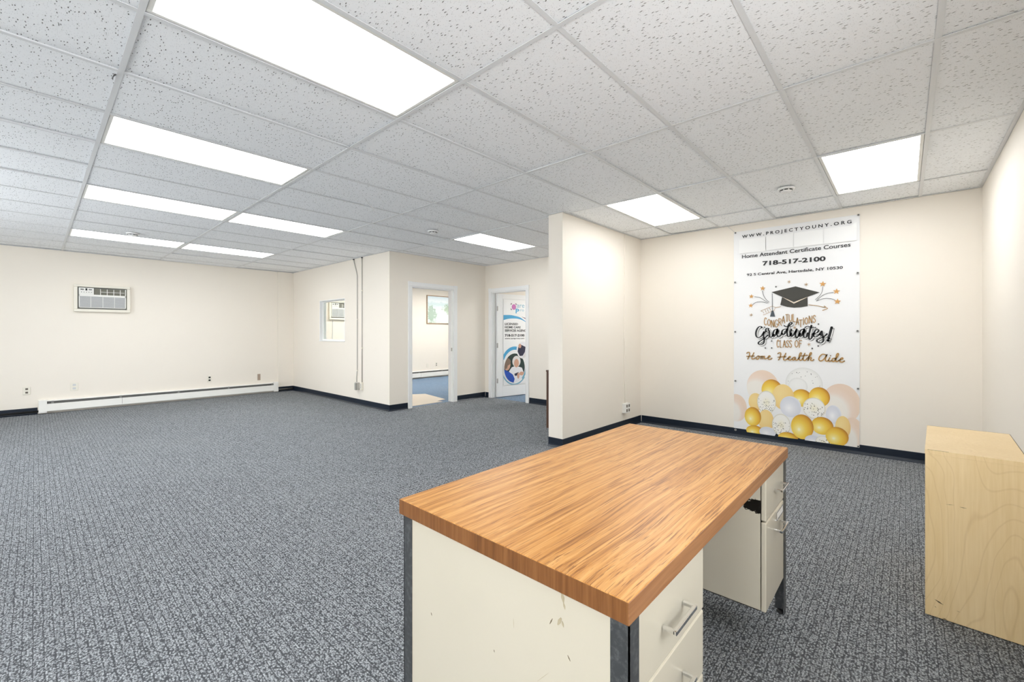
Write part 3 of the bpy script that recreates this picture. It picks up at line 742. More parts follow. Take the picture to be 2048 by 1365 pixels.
# two surface conduits on the window wall
def conduit(y, kink, zb, label, r=.0085):
    t = thing('wall_conduit', (MID_X, y, zb), label, 'conduit', 'conduits on the window wall'); o = t.location; x = MID_X - r
    if kink: pts = [(x, y + .125, CEIL - .004), (x, y + .115, CEIL - .05), (x, y + .02, CEIL - .25), (x, y, CEIL - .31), (x, y, .66), (x, y + .004, .6), (x, y + .02, .48), (x, y + .02, zb)]
    else: pts = [(x, y, CEIL - .004), (x, y, 1.4), (x, y, zb)]
    MB(o).tube(pts, r, 10).build('pipe', M_GREYPLASTIC, t)
    for z in ((.60, 1.5) if kink else (1.0, 2.0)): MB(o).box(MID_X - .020, MID_X, y - .016, y + .016, z - .010, z + .010, .003, 1).build('strap', M_PLASTIC, t)
    MB(o).lathe((x, pts[0][1], CEIL - .018), [(.016, 0), (.018, .006), (.016, .014)], 'z', 12).build('collar', M_DARK, t)
    return t
c1 = conduit(7.15, True, .395, 'kinked grey conduit nearer the interior window, running up the wall')
o = c1.location
bx_ = MB(o).box(MID_X - .05, MID_X, 7.07, 7.17, .275, .395, .006, 2).build('outlet_box', M_GREYPLASTIC, c1)
MB(o).box(MID_X - .075, MID_X - .05, 7.075, 7.125, .265, .385, .004, 2).build('plug_adapter', mat('grey_adapter', (0.33, 0.32, 0.29, 1), .5), c1)
MB(o).box(MID_X - .03, MID_X, 7.18, 7.235, .29, .38, .004, 2).build('side_box', M_PLASTIC, c1)
c2 = conduit(6.985, False, .40, 'straight grey conduit nearer the wall corner, right of the kinked one')
MB(c2.location).box(MID_X - .035, MID_X, 6.955, 7.015, .272, .405, .005, 2).build('outlet_box', M_PLASTIC, c2)
MB(c2.location).box(MID_X - .037, MID_X - .034, 6.972, 6.998, .30, .38, .001, 1).build('socket', M_GREYPLASTIC, c2)

# raceway with a four-socket box on the partition
rw = thing('wall_raceway', (5.28, PART_Y0, .33), 'slim cream raceway dropping to a white socket box on the partition', 'conduit'); o = rw.location
MB(o).box(5.270, 5.290, PART_Y0 - .012, PART_Y0, 2.06, CEIL - .004, .002, 1).build('channel', M_WALL, rw)
MB(o).box(5.272, 5.288, PART_Y0 - .010, PART_Y0, .58, 2.06, .002, 1).build('channel', M_WALL, rw)
MB(o).tube([(5.284, PART_Y0 - .006, .58), (5.284, PART_Y0 - .006, .33)], .005, 8).build('cable', M_PLASTIC, rw)
MB(o).box(5.268, 5.292, PART_Y0 - .014, PART_Y0, 2.045, 2.075, .002, 1).build('coupler', M_WALL, rw)
bxr = MB(o).box(5.215, 5.345, PART_Y0 - .052, PART_Y0, .205, .33, .004, 2).build('socket_box', M_WHITE, rw)
for xx in (5.25, 5.31):
    for zz_ in (.238, .297): MB(o).box(xx - .016, xx + .016, PART_Y0 - .0545, PART_Y0 - .050, zz_ - .018, zz_ + .018, .002, 1).build('socket', M_BROWNPL, bxr)

# ------------------------------------------------------------------ smoke detectors, wire, clip
def smoke(x, y, label, r=.068):
    t = thing('smoke_detector', (x, y, CEIL), label, 'smoke detector', 'smoke detectors on the ceiling'); o = t.location
    MB(o).lathe(o, [(r, 0.0), (r, -.012), (r * .96, -.016), (r * .86, -.018)], 'z', 32).build('base_plate', M_TRIM, t)
    MB(o).lathe(o, [(r * .70, -.018), (r * .70, -.026), (r * .55, -.038), (r * .30, -.042), (.002, -.043)], 'z', 32).build('cover', M_TRIM, t)
    for k in range(8):
        a = k * math.pi / 4 + .2; c, s_ = math.cos(a), math.sin(a); q = Vector((-s_, c, 0)) * .014; rr = Vector((c, s_, 0))
        p0 = Vector(o) + rr * r * .705
        MB(o).prism([p0 - q + Vector((0, 0, -.019)), p0 + q + Vector((0, 0, -.019)), p0 + q + Vector((0, 0, -.027)), p0 - q + Vector((0, 0, -.027))], rr * .002).build('vent_slot', M_DARK, t)
    return t
smoke(4.60, .80, 'round smoke detector above the banner, between the two right-hand light panels')
smoke(3.46, 4.515, 'round smoke detector in mid ceiling, left of the nook light panel')
smoke(.87, 7.56, 'flat-looking smoke detector at the edge of the farthest left light panel')
w_ = MB((2.19, 3.93, CEIL)).tube([(2.19, 3.93, CEIL + .004), (2.20, 3.92, CEIL - .03), (2.235, 3.895, CEIL - .075), (2.25, 3.885, CEIL - .10), (2.245, 3.89, CEIL - .115), (2.235, 3.90, CEIL - .112)], .0028, 6).build('hanging_wire', mat('pale_wire', (0.55, 0.54, 0.52, 1), .5))
tag(w_, 'short loose wire dangling from a mid ceiling tile', 'wire')
cl = MB((.272, 2.985, CEIL)).prism([(.281, 2.985, CEIL), (.272, 2.972, CEIL - .004), (.266, 2.985, CEIL - .014), (.268, 3.004, CEIL - .024), (.264, 3.012, CEIL - .012), (.274, 3.006, CEIL - .001)], (.003, .003, .003)).build('torn_tape', mat('grey_dusty_tape', (0.15, 0.15, 0.15, 1), .9))
tag(cl, 'grey torn scrap stuck to the left ceiling runner', 'scrap')

# ------------------------------------------------------------------ painting and mat in the next room
pt = thing('framed_painting', (8.0, FAR_Y, 1.53), 'framed pale green and blue landscape painting seen through the left doorway', 'painting'); o = pt.location
M_TAN = oak('tan_frame_wood', 0, ((0.25, 0.16, 0.09, 1), (0.38, 0.25, 0.15, 1), (0.46, 0.32, 0.2, 1)), .4)
PX0, PX1, PZ0, PZ1 = 7.43, 8.62, 1.525, 2.335
for a in ((PX0, PX1, PZ0, PZ0 + .022), (PX0, PX1, PZ1 - .022, PZ1), (PX0, PX0 + .022, PZ0 + .022, PZ1 - .022), (PX1 - .022, PX1, PZ0 + .022, PZ1 - .022)): MB(o).box(a[0], a[1], FAR_Y - .030, FAR_Y, a[2], a[3], .003, 1).build('frame_rail', M_TAN, pt)
def canvas():
    m = mat('painted_canvas', (0.7, 0.8, 0.8, 1), 0.7); t = NT(m); P = t.pos(); s = t.sep(P)
    v = t.math('DIVIDE', t.math('SUBTRACT', s[2], PZ0), PZ1 - PZ0); u = t.math('DIVIDE', t.math('SUBTRACT', s[0], PX0), PX1 - PX0)
    n = t.noise(t.mapping(P, (9, 1, 22)), 1.0, 4, 0.6); n2 = t.noise(P, 16, 4, 0.7)
    c = t.ramp(t.math('ADD', v, t.math('MULTIPLY', t.math('SUBTRACT', n, .5), .25)), [(0.0, (.62, .72, .66, 1)), (.30, (.82, .88, .85, 1)), (.55, (.78, .85, .83, 1)), (.70, (.60, .72, .72, 1)), (.80, (.82, .87, .88, 1)), (1.0, (.66, .78, .84, 1))])
    d = t.math('ADD', t.math('MULTIPLY', t.math('ABSOLUTE', t.math('SUBTRACT', u, .14)), 2.6), t.math('MULTIPLY', t.math('ABSOLUTE', t.math('SUBTRACT', v, .34)), 1.5))
    tree = t.smooth(t.math('ADD', d, t.math('MULTIPLY', t.math('SUBTRACT', n2, .5), 1.4)), .35, .6, .62, 0)
    c = t.mix(tree, c, (.17, .30, .17, 1))
    d2 = t.math('ADD', t.math('MULTIPLY', t.math('ABSOLUTE', t.math('SUBTRACT', u, .62)), 3.0), t.math('MULTIPLY', t.math('ABSOLUTE', t.math('SUBTRACT', v, .55)), 2.2))
    tree2 = t.smooth(t.math('ADD', d2, t.math('MULTIPLY', t.math('SUBTRACT', n2, .5), 1.4)), .30, .55, .6, 0)
    t.color(t.mix(tree2, c, (.22, .34, .14, 1))); return m
MB(o).box(PX0 + .020, PX1 - .020, FAR_Y - .018, FAR_Y - .004, PZ0 + .020, PZ1 - .020).build('canvas', canvas(), pt)
fm = MB((4.8, 6.8, 0)).prism([(4.36, 6.27, 0.0), (5.03, 6.27, 0.0), (5.0, 6.41, 0.0), (5.24, 6.46, 0.0), (5.42, 7.33, 0.0), (5.18, 7.48, 0.0), (4.30, 7.62, 0.0)], (0, 0, .006)).build('floor_mat', mat('beige_mat', (0.62, 0.54, 0.44, 1), .6))
tag(fm, 'beige mat with a notched edge on blue carpet inside the left doorway', 'mat')

# ------------------------------------------------------------------ flat print: strokes, discs, lettering on a plane
class Print:
    """a printed sheet: local x runs right, local y up (metres), z out of the sheet; sub-objects hang from the sheet"""
    def __init__(self, root, frame, step=.00012, start=.0012):
        self.root = root; self.f = frame; self.k = start; self.step = step
    def P(self, s, t): return self.f(s, t, self.k)
    def up(self): self.k += self.step
    def make(self, name, polys, m, uvs=None):
        verts, faces = [], []
        for p in polys:
            faces.append(list(range(len(verts), len(verts) + len(p)))); verts += [self.P(*q) for q in p]
        me = bpy.data.meshes.new(name); me.from_pydata(verts, [], faces); me.materials.append(m)
        if uvs:
            l = me.uv_layers.new(name='uv')
            flat = [q for p in uvs for q in p]
            for i, q in enumerate(flat): l.data[i].uv = q
        ob = bpy.data.objects.new(name, me); COL.objects.link(ob); ob.parent = self.root
        self.up(); return ob
def smooth_line(pts, n=7):
    if len(pts) < 3: return [tuple(map(float, p)) for p in pts]
    q = [pts[0]] + list(pts) + [pts[-1]]; out = []
    for i in range(1, len(q) - 2):
        p0, p1, p2, p3 = q[i - 1], q[i], q[i + 1], q[i + 2]
        for k in range(n):
            u = k / n
            out.append(tuple(.5 * (2 * p1[j] + (p2[j] - p0[j]) * u + (2 * p0[j] - 5 * p1[j] + 4 * p2[j] - p3[j]) * u * u + (3 * p1[j] - p0[j] - 3 * p2[j] + p3[j]) * u ** 3) for j in (0, 1)))
    out.append(tuple(map(float, pts[-1]))); return out
def stroke(pts, w, smooth=True, thick=None):
    """ribbon polygons along pts (mm) of width w; thick = extra width where the line runs downwards"""
    L = smooth_line(pts) if smooth else [tuple(map(float, p)) for p in pts]
    polys = []; left = []; right = []
    n = len(L); W = []
    for i, p in enumerate(L):
        a, b_ = L[max(i - 1, 0)], L[min(i + 1, n - 1)]; dx, dy = b_[0] - a[0], b_[1] - a[1]; d = math.hypot(dx, dy) or 1
        ww = w if thick is None else w + thick * max(0, abs(dy) / d) ** 2
        W.append(ww)
    if thick is not None: W = [sum(W[max(0, i - 3):i + 4]) / len(W[max(0, i - 3):i + 4]) for i in range(n)]
    for i, p in enumerate(L):
        a, b_ = L[max(i - 1, 0)], L[min(i + 1, n - 1)]; dx, dy = b_[0] - a[0], b_[1] - a[1]; d = math.hypot(dx, dy) or 1
        nx, ny = -dy / d * W[i] / 2, dx / d * W[i] / 2
        left.append((p[0] + nx, p[1] + ny)); right.append((p[0] - nx, p[1] - ny))
    for i in range(n - 1): polys.append([left[i], right[i], right[i + 1], left[i + 1]])
    for e, ww in ((0, W[0]), (n - 1, W[-1])): polys.append([(L[e][0] + ww / 2 * math.cos(k * math.pi / 5), L[e][1] + ww / 2 * math.sin(k * math.pi / 5)) for k in range(10)])
    return polys
def mm(polys, dx=0, dy=0): return [[((x + dx) / 1000, (y + dy) / 1000) for x, y in p] for p in polys]
def clip(poly, x0, x1, y0, y1):
    for ax, lim, sg in ((0, x0, 1), (0, x1, -1), (1, y0, 1), (1, y1, -1)):
        out = []
        for i, p in enumerate(poly):
            q = poly[(i + 1) % len(poly)]; pi, qi = sg * (p[ax] - lim) >= 0, sg * (q[ax] - lim) >= 0
            if pi: out.append(p)
            if pi != qi:
                u = (lim - p[ax]) / (q[ax] - p[ax]); out.append((p[0] + (q[0] - p[0]) * u, p[1] + (q[1] - p[1]) * u))
        poly = out
        if len(poly) < 3: return []
    return poly
def ellipse(cx, cy, rx, ry, n=40, a0=0, a1=2 * math.pi): return [(cx + rx * math.cos(a0 + (a1 - a0) * k / n), cy + ry * math.sin(a0 + (a1 - a0) * k / n)) for k in range(n)]
def star(cx, cy, r, rot=0, ri=.42): return [(cx + (r if k % 2 == 0 else r * ri) * math.sin(k * math.pi / 5 + rot), cy + (r if k % 2 == 0 else r * ri) * math.cos(k * math.pi / 5 + rot)) for k in range(10)]
def text_polys(body, x0, x1, y0, y1, cap, bold=.0, spacing=1.0):
    """outline lettering with the built-in font fitted between x0..x1, baseline y0..y1, capital height cap (mm)"""
    cu = bpy.data.curves.new('t', 'FONT'); cu.body = body; cu.size = 1.0; cu.offset = bold; cu.space_character = spacing; cu.resolution_u = 3
    ob = bpy.data.objects.new('t', cu); COL.objects.link(ob)
    dg = bpy.context.evaluated_depsgraph_get(); me = bpy.data.meshes.new_from_object(ob.evaluated_get(dg))
    vs = [(v.co.x, v.co.y) for v in me.vertices]; fs = [list(p.vertices) for p in me.polygons]
    bpy.data.objects.remove(ob); bpy.data.curves.remove(cu); bpy.data.meshes.remove(me)
    a, b_ = min(v[0] for v in vs), max(v[0] for v in vs); sx = (x1 - x0) / (b_ - a); sy = cap / .729
    vs = [(x0 + (x - a) * sx, y0 + (y1 - y0) * (x - a) / (b_ - a) + y * sy) for x, y in vs]
    up = list(range(len(vs)))                          # group the faces letter by letter
    def root(i):
        while up[i] != i: up[i] = up[up[i]]; i = up[i]
        return i
    for f in fs:
        for i in f[1:]: up[root(i)] = root(f[0])
    text_polys.letters = {}
    for f in fs: text_polys.letters.setdefault(root(f[0]), []).append([vs[i] for i in f])
    return [[vs[i] for i in f] for f in fs]

INK = mat('black_ink', (0.012, 0.012, 0.013, 1), .5); INK2 = mat('charcoal_ink', (0.040, 0.038, 0.030, 1), .5); GREYINK = mat('grey_ink', (0.10, 0.10, 0.10, 1), .5)
GOLDINK = mat('tan_gold_ink', (0.40, 0.22, 0.06, 1), .5); ORANGEINK = mat('orange_gold_ink', (0.60, 0.31, 0.09, 1), .5); CREAMINK = mat('cream_ink', (0.85, 0.72, 0.56, 1), .5); WHITEINK = mat('white_ink', (0.82, 0.82, 0.81, 1), .5)
SLATEINK = mat('slate_ink', (0.05, 0.065, 0.08, 1), .5)
def balloon_mat(name, stops, hi=(.38, .60), spots=False):
    """printed balloon: colours run outward from the printed highlight, by the print's own uv"""
    m = mat(name, stops[0][1], .5); t = NT(m)
    uv = t.n.new('ShaderNodeUVMap').outputs[0]; s = t.sep(uv)
    dx, dy = t.math('SUBTRACT', s[0], hi[0]), t.math('SUBTRACT', s[1], hi[1])
    d = t.math('SQRT', t.math('ADD', t.math('MULTIPLY', dx, dx), t.math('MULTIPLY', dy, dy)))
    c = t.ramp(d, stops); t.color(c); return m
BM = {'g': balloon_mat('gold_balloon_ink', [(0.0, (.92, .90, .74, 1)), (.09, (.88, .76, .30, 1)), (.30, (.84, .60, .08, 1)), (.52, (.72, .40, .035, 1)), (.66, (.48, .20, .02, 1)), (.80, (.36, .13, .015, 1))], (.36, .38)),
      'm': balloon_mat('apricot_balloon_ink', [(0.0, (.84, .66, .30, 1)), (.45, (.82, .60, .24, 1)), (.6, (.78, .54, .22, 1))]),
      'w': balloon_mat('pearl_balloon_ink', [(0.0, (.86, .86, .88, 1)), (.25, (.72, .73, .78, 1)), (.5, (.64, .66, .72, 1)), (.7, (.78, .79, .83, 1))], (.42, .42)),
      'p': balloon_mat('blush_balloon_ink', [(0.0, (.82, .79, .73, 1)), (.35, (.80, .76, .70, 1)), (.48, (.78, .64, .54, 1)), (.62, (.76, .60, .48, 1))], (.30, .30)),
      'c': balloon_mat('clear_balloon_ink', [(0.0, (.82, .82, .80, 1)), (.40, (.79, .79, .77, 1)), (.485, (.72, .72, .70, 1)), (.50, (.60, .60, .58, 1))], (.5, .5)),
      'x': balloon_mat('confetti_balloon_ink', [(0.0, (.84, .80, .62, 1)), (.25, (.86, .84, .78, 1)), (.44, (.84, .83, .79, 1)), (.50, (.62, .58, .46, 1))], (.5, .5))}

# ---- graduation banner
BANNER = (BACK_X - .0035, 1.55, .068)
M_BANNER = mat('white_vinyl', (0.80, 0.80, 0.80, 1), .38)
BWD, BHT = 1.205, 2.428
ban = thing('graduation_banner', (BANNER[0], BANNER[1] - BWD / 2, BANNER[2]), 'tall white vinyl graduation banner printed with a cap, lettering and gold balloons', 'banner')
def bframe(s, t, k): return (-k, BWD / 2 - s, t)
# the vinyl, with a faint slack wave over its height
vs, fs = [], []
NS, NTt = 12, 24
for side in (0, 1):
    for j in range(NTt + 1):
        for i in range(NS + 1):
            s, t = BWD * i / NS, BHT * j / NTt
            vs.append((-.0002 - (.0008 if side else 0.0), BWD / 2 - s, t))
n1 = (NS + 1) * (NTt + 1)
for j in range(NTt):
    for i in range(NS):
        a = j * (NS + 1) + i; fs.append((a, a + 1, a + NS + 2, a + NS + 1)); fs.append((n1 + a, n1 + a + NS + 1, n1 + a + NS + 2, n1 + a + 1))
me = bpy.data.meshes.new('vinyl_sheet'); me.from_pydata(vs, [], fs); me.materials.append(M_BANNER)
ob = bpy.data.objects.new('vinyl_sheet', me); COL.objects.link(ob); ob.parent = ban
PR = Print(ban, bframe)
# printed artwork, in millimetres from the lower left corner of the sheet
GRAD = [[(304,1258),(299,1269),(281,1270),(258,1244),(244,1198),(248,1157),(268,1139),(297,1154),(317,1186),(327,1203)],[(327,1206),(324,1157),(331,1112),(322,1071),(291,1056),(271,1068),(276,1088),(307,1111),(347,1146),(367,1169)],[(348,1209),(348,1235),(360,1250),(375,1246),(372,1229),(382,1217),(385,1186),(388,1152),(405,1146),(425,1178)],[(457,1237),(432,1223),(420,1180),(429,1153),(452,1181),(464,1231)],[(464,1237),(459,1192),(471,1154),(491,1158),(508,1189)],[(546,1239),(517,1225),(509,1192),(523,1174),(544,1197),(559,1236)],[(532,1278),(551,1267),(577,1278),(605,1297),(603,1312),(584,1305),(570,1264),(560,1209),(567,1159),(586,1159),(601,1192)],[(601,1233),(593,1192),(603,1156),(624,1175),(645,1219)],[(652,1236),(640,1186),(650,1140),(668,1159),(680,1192)],[(709,1235),(687,1219),(677,1175),(689,1156),(707,1181),(723,1225)],[(723,1238),(716,1186),(723,1146),(744,1151),(757,1192)],[(789,1275),(773,1208),(766,1149),(775,1124),(793,1143),(806,1187)],[(730,1256),(757,1268),(802,1251),(829,1256)],[(811,1187),(842,1197),(855,1219),(846,1232),(824,1219),(809,1181),(817,1153),(842,1157),(864,1181)],[(864,1181),(882,1213),(885,1192),(894,1150),(898,1112),(877,1086),(846,1096),(840,1117),(864,1133),(903,1155),(929,1184)],[(970,1254),(944,1134)],[(937,1117),(938,1113)]]
AIDE = [[(145,951),(159,963),(175,958),(172,923),(156,881)],[(222,959),(203,912),(201,887),(222,888),(237,899)],[(145,913),(177,917),(224,921)],[(266,923),(248,905),(250,885),(266,885),(279,906),(266,923),(291,916)],[(299,921),(297,890)],[(299,910),(314,922),(316,890)],[(316,910),(332,922),(335,892),(352,896),(367,904)],[(367,904),(390,919),(385,930),(370,915),(372,890),(392,888),(410,900)],[(469,957),(483,967),(498,962),(493,923),(476,883)],[(548,964),(529,913),(527,888),(548,888),(563,903)],[(471,915),(500,920),(548,925)],[(567,903),(591,921),(586,929),(572,914),(572,892),(591,887),(608,902)],[(638,922),(619,916),(612,894),(624,889),(640,914),(640,892),(657,890),(670,907)],[(670,907),(693,952),(696,971),(684,968),(675,929),(677,897),(693,889),(712,914)],[(730,969),(716,931),(714,898),(730,888),(748,910)],[(700,938),(753,948)],[(748,910),(784,955),(789,977),(777,971),(766,933),(759,889)],[(762,905),(782,925),(789,917),(782,895),(797,891),(811,902)],[(920,957),(890,964),(864,936),(857,904),(872,889),(898,906),(920,944),(929,960)],[(929,960),(916,917),(918,893),(933,891),(942,902)],[(954,929),(944,902),(950,889),(967,898)],[(960,949),(961,950)],[(1001,923),(980,920),(973,896),(988,888),(1005,915),(1026,958),(1026,976),(1013,963),(1005,905),(1013,887),(1030,901)],[(1034,906),(1063,918),(1063,931),(1047,922),(1041,896),(1055,884),(1080,898)]]
HAND = [('C',330,352,1289,1372),('O',365,392,1280,1354),('N',402,428,1263,1342),('G',438,467,1262,1347),('R',478,505,1279,1360),('A',510,538,1306,1385),('T',546,572,1325,1406),('U',579,606,1327,1402),('L',617,638,1321,1407),('A',645,672,1285,1365),('T',677,704,1263,1342),('I',713,720,1287,1363),('O',730,756,1292,1365),('N',768,795,1302,1383),('S',804,826,1310,1388),('C',459,478,1031,1113),('L',491,505,1029,1111),('A',520,547,1030,1111),('S',553,575,1031,1109),('S',582,605,1031,1109),('O',636,666,1035,1112),('F',677,700,1031,1113)]
BOARD = [(403,1669),(641,1719),(864,1637),(625,1543)]
CAPBASE = [(510,1606),(625,1525),(754,1592),(755,1492),(694,1482),(628,1479),(561,1491),(493,1517)]
VEE = [(513,1613),(625,1532),(752,1597)]
CORD = [(411,1653),(414,1450)]
TASSEL = [(406,1454),(425,1451),(441,1384),(389,1385)]
STARS = [(314,1719,31),(194,1631,28),(188,1522,28),(891,1726,33),(1011,1638,33),(1019,1530,33)]
BURST = [[(312,1691),(323,1636),(351,1585),(381,1555)],[(230,1626),(284,1613),(328,1579),(373,1546)],[(207,1531),(244,1558),(300,1562),(362,1543)],[(893,1697),(886,1644),(862,1599),(825,1560)],[(985,1629),(938,1624),(891,1603),(838,1553)],[(999,1545),(961,1564),(900,1568),(835,1545)]]
ARROW = [[(764,1507),(847,1491),(914,1468)],[(905,1486),(936,1460),(891,1440)]]
DIPLOMA = [[(295,1454),(411,1507),(444,1490),(433,1459),(320,1406),(326,1438),(295,1454)],[(339,1465),(351,1434)],[(362,1471),(373,1442)],[(384,1484),(397,1456)],[(444,1487),(497,1497)]]
ASTER = [(579,1775),(742,1732),(192,1410),(633,1255),(766,1068)]
DOTS = [(450,1728),(853,1291),(406,1101),(407,1020),(342,1018),(851,1052),(797,1024),(335,1261)]
BALLOONS = [(26,281,119,167,'p'),(312,556,169,201,'p'),(717,623,174,185,'c'),(1048,441,166,213,'p'),(1146,124,96,184,'p'),(662,596,91,94,'c'),(408,530,107,125,'g'),(699,468,95,98,'g'),(860,495,95,107,'g'),(520,461,109,146,'m'),(240,375,77,105,'m'),(352,382,97,135,'x'),(985,319,67,99,'w'),(592,358,104,119,'w'),(812,367,103,116,'x'),(347,169,80,126,'m'),(209,197,88,113,'g'),(1065,194,65,119,'m'),(230,31,92,64,'g'),(363,34,84,63,'w'),(886,184,99,96,'g'),(501,140,92,125,'x'),(568,-1,98,67,'g'),(703,147,106,138,'g'),(807,11,79,59,'w'),(895,10,69,64,'x'),(1015,88,99,102,'g')]
GROM = [(21,2416),(1194,2422),(16,1813),(1190,1819),(18,1209),(1188,1215),(19,609),(1192,615),(21,5),(1194,14)]
LINES = [('WWW.PROJECTYOUNY.ORG',92,1138,2343,2347,36),('Home Attendant Certificate Courses',92,1130,2097,2103,45),('718-517-2100',312,917,1989,1978,50),('92 S Central Ave, Hartsdale, NY 10530',145,1065,1879,1876,30)]
SHEETS = [[(61,2324),(344,2322),(344,2157),(65,2163)],[(350,2324),(620,2323),(620,2160),(350,2159)],[(624,2322),(898,2322),(898,2160),(624,2160)],[(901,2322),(1182,2319),(1182,2159),(901,2160)]]
TAPE = [(1106,2305),(1178,2351),(1182,2302)]

# balloons, back to front, cut at the sheet's edges
rnd = random.Random(3)
for (cx, cy, rx, ry, k) in BALLOONS:
    e = clip(ellipse(cx, cy, rx, ry), 2, BWD * 1000 - 2, 2, BHT * 1000 - 2)
    if not e: continue
    PR.make('balloon_print', mm([e]), BM[k], [[((x - cx) / rx / 2 + .5, (y - cy) / ry / 2 + .5) for x, y in e]])
    if k == 'x' or (k == 'c' and rx > 120):
        dots = []
        for _ in range(120 if k == 'x' else 26):
            r, a = math.sqrt(rnd.random()) * .92, rnd.uniform(0, 2 * math.pi)
            x, y = cx + r * rx * math.cos(a), cy + r * ry * math.sin(a)
            if k == 'x' and (y - cy) / ry > rnd.uniform(-.5, .9) - .35: continue
            q = clip(ellipse(x, y, rnd.uniform(2.4, 5.2), rnd.uniform(2.4, 5.4), 6, rnd.uniform(0, 1), 6.28 + rnd.uniform(0, 1)), 2, BWD * 1000 - 2, 2, BHT * 1000 - 2)
            if q: dots.append(q)
        c = PR.make('confetti_print', mm(dots), INK2 if k == 'x' else GREYINK); c['kind'] = 'stuff'
# plain lettering
for (body, x0, x1, y0, y1, cap), bold, sp in zip(LINES, (.020, .014, .034, .020), (1.55, 1.0, 1.0, 1.0)):
    text_polys(body, x0, x1, y0, y1, cap, bold, sp)
    for q in text_polys.letters.values(): PR.make('letter', mm(q), INK); PR.k -= PR.step
    PR.up()
# mortarboard
PR.make('cap_print', mm([CAPBASE]), INK2)
PR.make('cap_print', mm(stroke(VEE, 11, False)), CREAMINK)
PR.make('cap_print', mm([BOARD]), INK2)
PR.make('tassel_print', mm(stroke(DIPLOMA[0], 4, False) + stroke(DIPLOMA[1], 4) + stroke(DIPLOMA[2], 4) + stroke(DIPLOMA[3], 4) + stroke(DIPLOMA[4], 5)), GOLDINK)
PR.make('tassel_print', mm(stroke(CORD, 5, False) + [TASSEL]), SLATEINK)
for x, y, r in STARS: PR.make('star_print', mm([star(x, y, r, .1)]), ORANGEINK)
for s in BURST: PR.make('burst_print', mm(stroke(s, 4.5)), GREYINK)
PR.make('arrow_print', mm(stroke(ARROW[0], 6) + stroke(ARROW[1], 8, False)), GOLDINK)
for x, y in ASTER: PR.make('spark_print', mm([p for k in range(3) for p in stroke([(x - 17 * math.cos(k * 1.047 + .5), y - 19 * math.sin(k * 1.047 + .5)), (x + 17 * math.cos(k * 1.047 + .5), y + 19 * math.sin(k * 1.047 + .5))], 3.5)]), GOLDINK)
for x, y in DOTS: PR.make('dot_print', mm([ellipse(x, y, 8, 9, 12)]), GREYINK)
# hand-drawn capitals: skeletons in a unit box (x right, y up)
GL = {'C': [[(1, .82), (.8, 1), (.35, .96), (.05, .6), (.05, .3), (.35, .02), (.8, 0), (1, .14)]], 'O': [[(.5, 1), (.1, .8), (0, .5), (.1, .2), (.5, 0), (.9, .2), (1, .5), (.9, .8), (.5, 1)]],
      'N': [[(0, 0), (.02, 1)], [(.02, 1), (.95, .02)], [(.95, .02), (1, 1)]], 'G': [[(1, .85), (.7, 1), (.3, .92), (0, .5), (.2, .08), (.6, 0), (1, .18), (1, .42)], [(1, .42), (.6, .42)]],
      'R': [[(0, 0), (.03, 1)], [(.03, 1), (.7, .95), (.9, .75), (.6, .52), (.05, .48)], [(.4, .48), (1, 0)]], 'A': [[(0, 0), (.5, 1)], [(.5, 1), (1, .02)], [(.2, .36), (.8, .36)]],
      'T': [[(0, .98), (1, 1)], [(.5, .98), (.5, 0)]], 'U': [[(0, 1), (.02, .3), (.3, .02), (.7, .03), (.98, .3), (1, 1)]], 'L': [[(0, 1), (.03, .02)], [(.03, .02), (1, 0)]], 'I': [[(.5, 0), (.5, 1)]],
      'S': [[(1, .85), (.7, 1), (.25, .95), (.1, .72), (.5, .55), (.9, .35), (.85, .1), (.4, 0), (0, .14)]], 'F': [[(0, 0), (.03, 1)], [(.03, 1), (1, .97)], [(.03, .55), (.8, .55)]]}
for c, x0, x1, y0, y1 in HAND:
    PR.make('hand_letter', mm([q for s in GL[c] for q in stroke([(x0 + p[0] * (x1 - x0), y0 + p[1] * (y1 - y0)) for p in s], 7.5)]), GOLDINK); PR.k -= PR.step
PR.up()
# brush script: drop shadow, white rim, black stroke
def script(dx, dy, extra): return mm([p for s in GRAD for p in (stroke(s, 24 + extra, False) if len(s) == 2 else stroke(s, 8 + extra, True, 12))], dx, dy)
PR.make('script_lettering', script(11, -11, 0), GREYINK)
PR.make('script_lettering', script(6, -6, 3), WHITEINK)
PR.make('script_lettering', script(0, 0, 0), INK)
PR.make('script_lettering', mm([p for s in AIDE for p in stroke(s, 11.5, True)]), GOLDINK)
# taped blank paper strips over the old wording, and a torn bit of tape
for q in SHEETS:
    x0, x1, y0, y1 = q[0][0] / 1000, q[1][0] / 1000, q[2][1] / 1000, q[0][1] / 1000
    b = MB(); b.box(-PR.k - .0010, -PR.k, BWD / 2 - x1, BWD / 2 - x0, y0, y1); b.build('paper_strip', M_SHEET, ban)
PR.k += .0012
PR.make('tape', mm([TAPE]), mat('shiny_tape', (0.88, 0.89, 0.87, 1), .15))
for x, y in GROM:
    g = MB(); g.lathe((-PR.k, BWD / 2 - x / 1000, max(y, 12) / 1000), [(.012, .0008), (.012, -.0012), (.007, -.0016), (.0062, -.0004)], 'x', 16); gr = g.build('grommet', M_STEEL, ban)
    h = MB(); h.lathe((-PR.k - .0008, BWD / 2 - x / 1000, max(y, 12) / 1000), [(.0058, .0004), (.0058, -.0004)], 'x', 12); h.build('nail', M_DARK, gr)
st = MB((BACK_X, 1.57, 2.5)).tube([(BACK_X - .006, 1.531, 2.485), (BACK_X - .004, 1.62, CEIL - .005)], .0018, 6).build('hanging_string', M_GRILLE)
tag(st, 'thin string from the banner corner up to the ceiling', 'string')

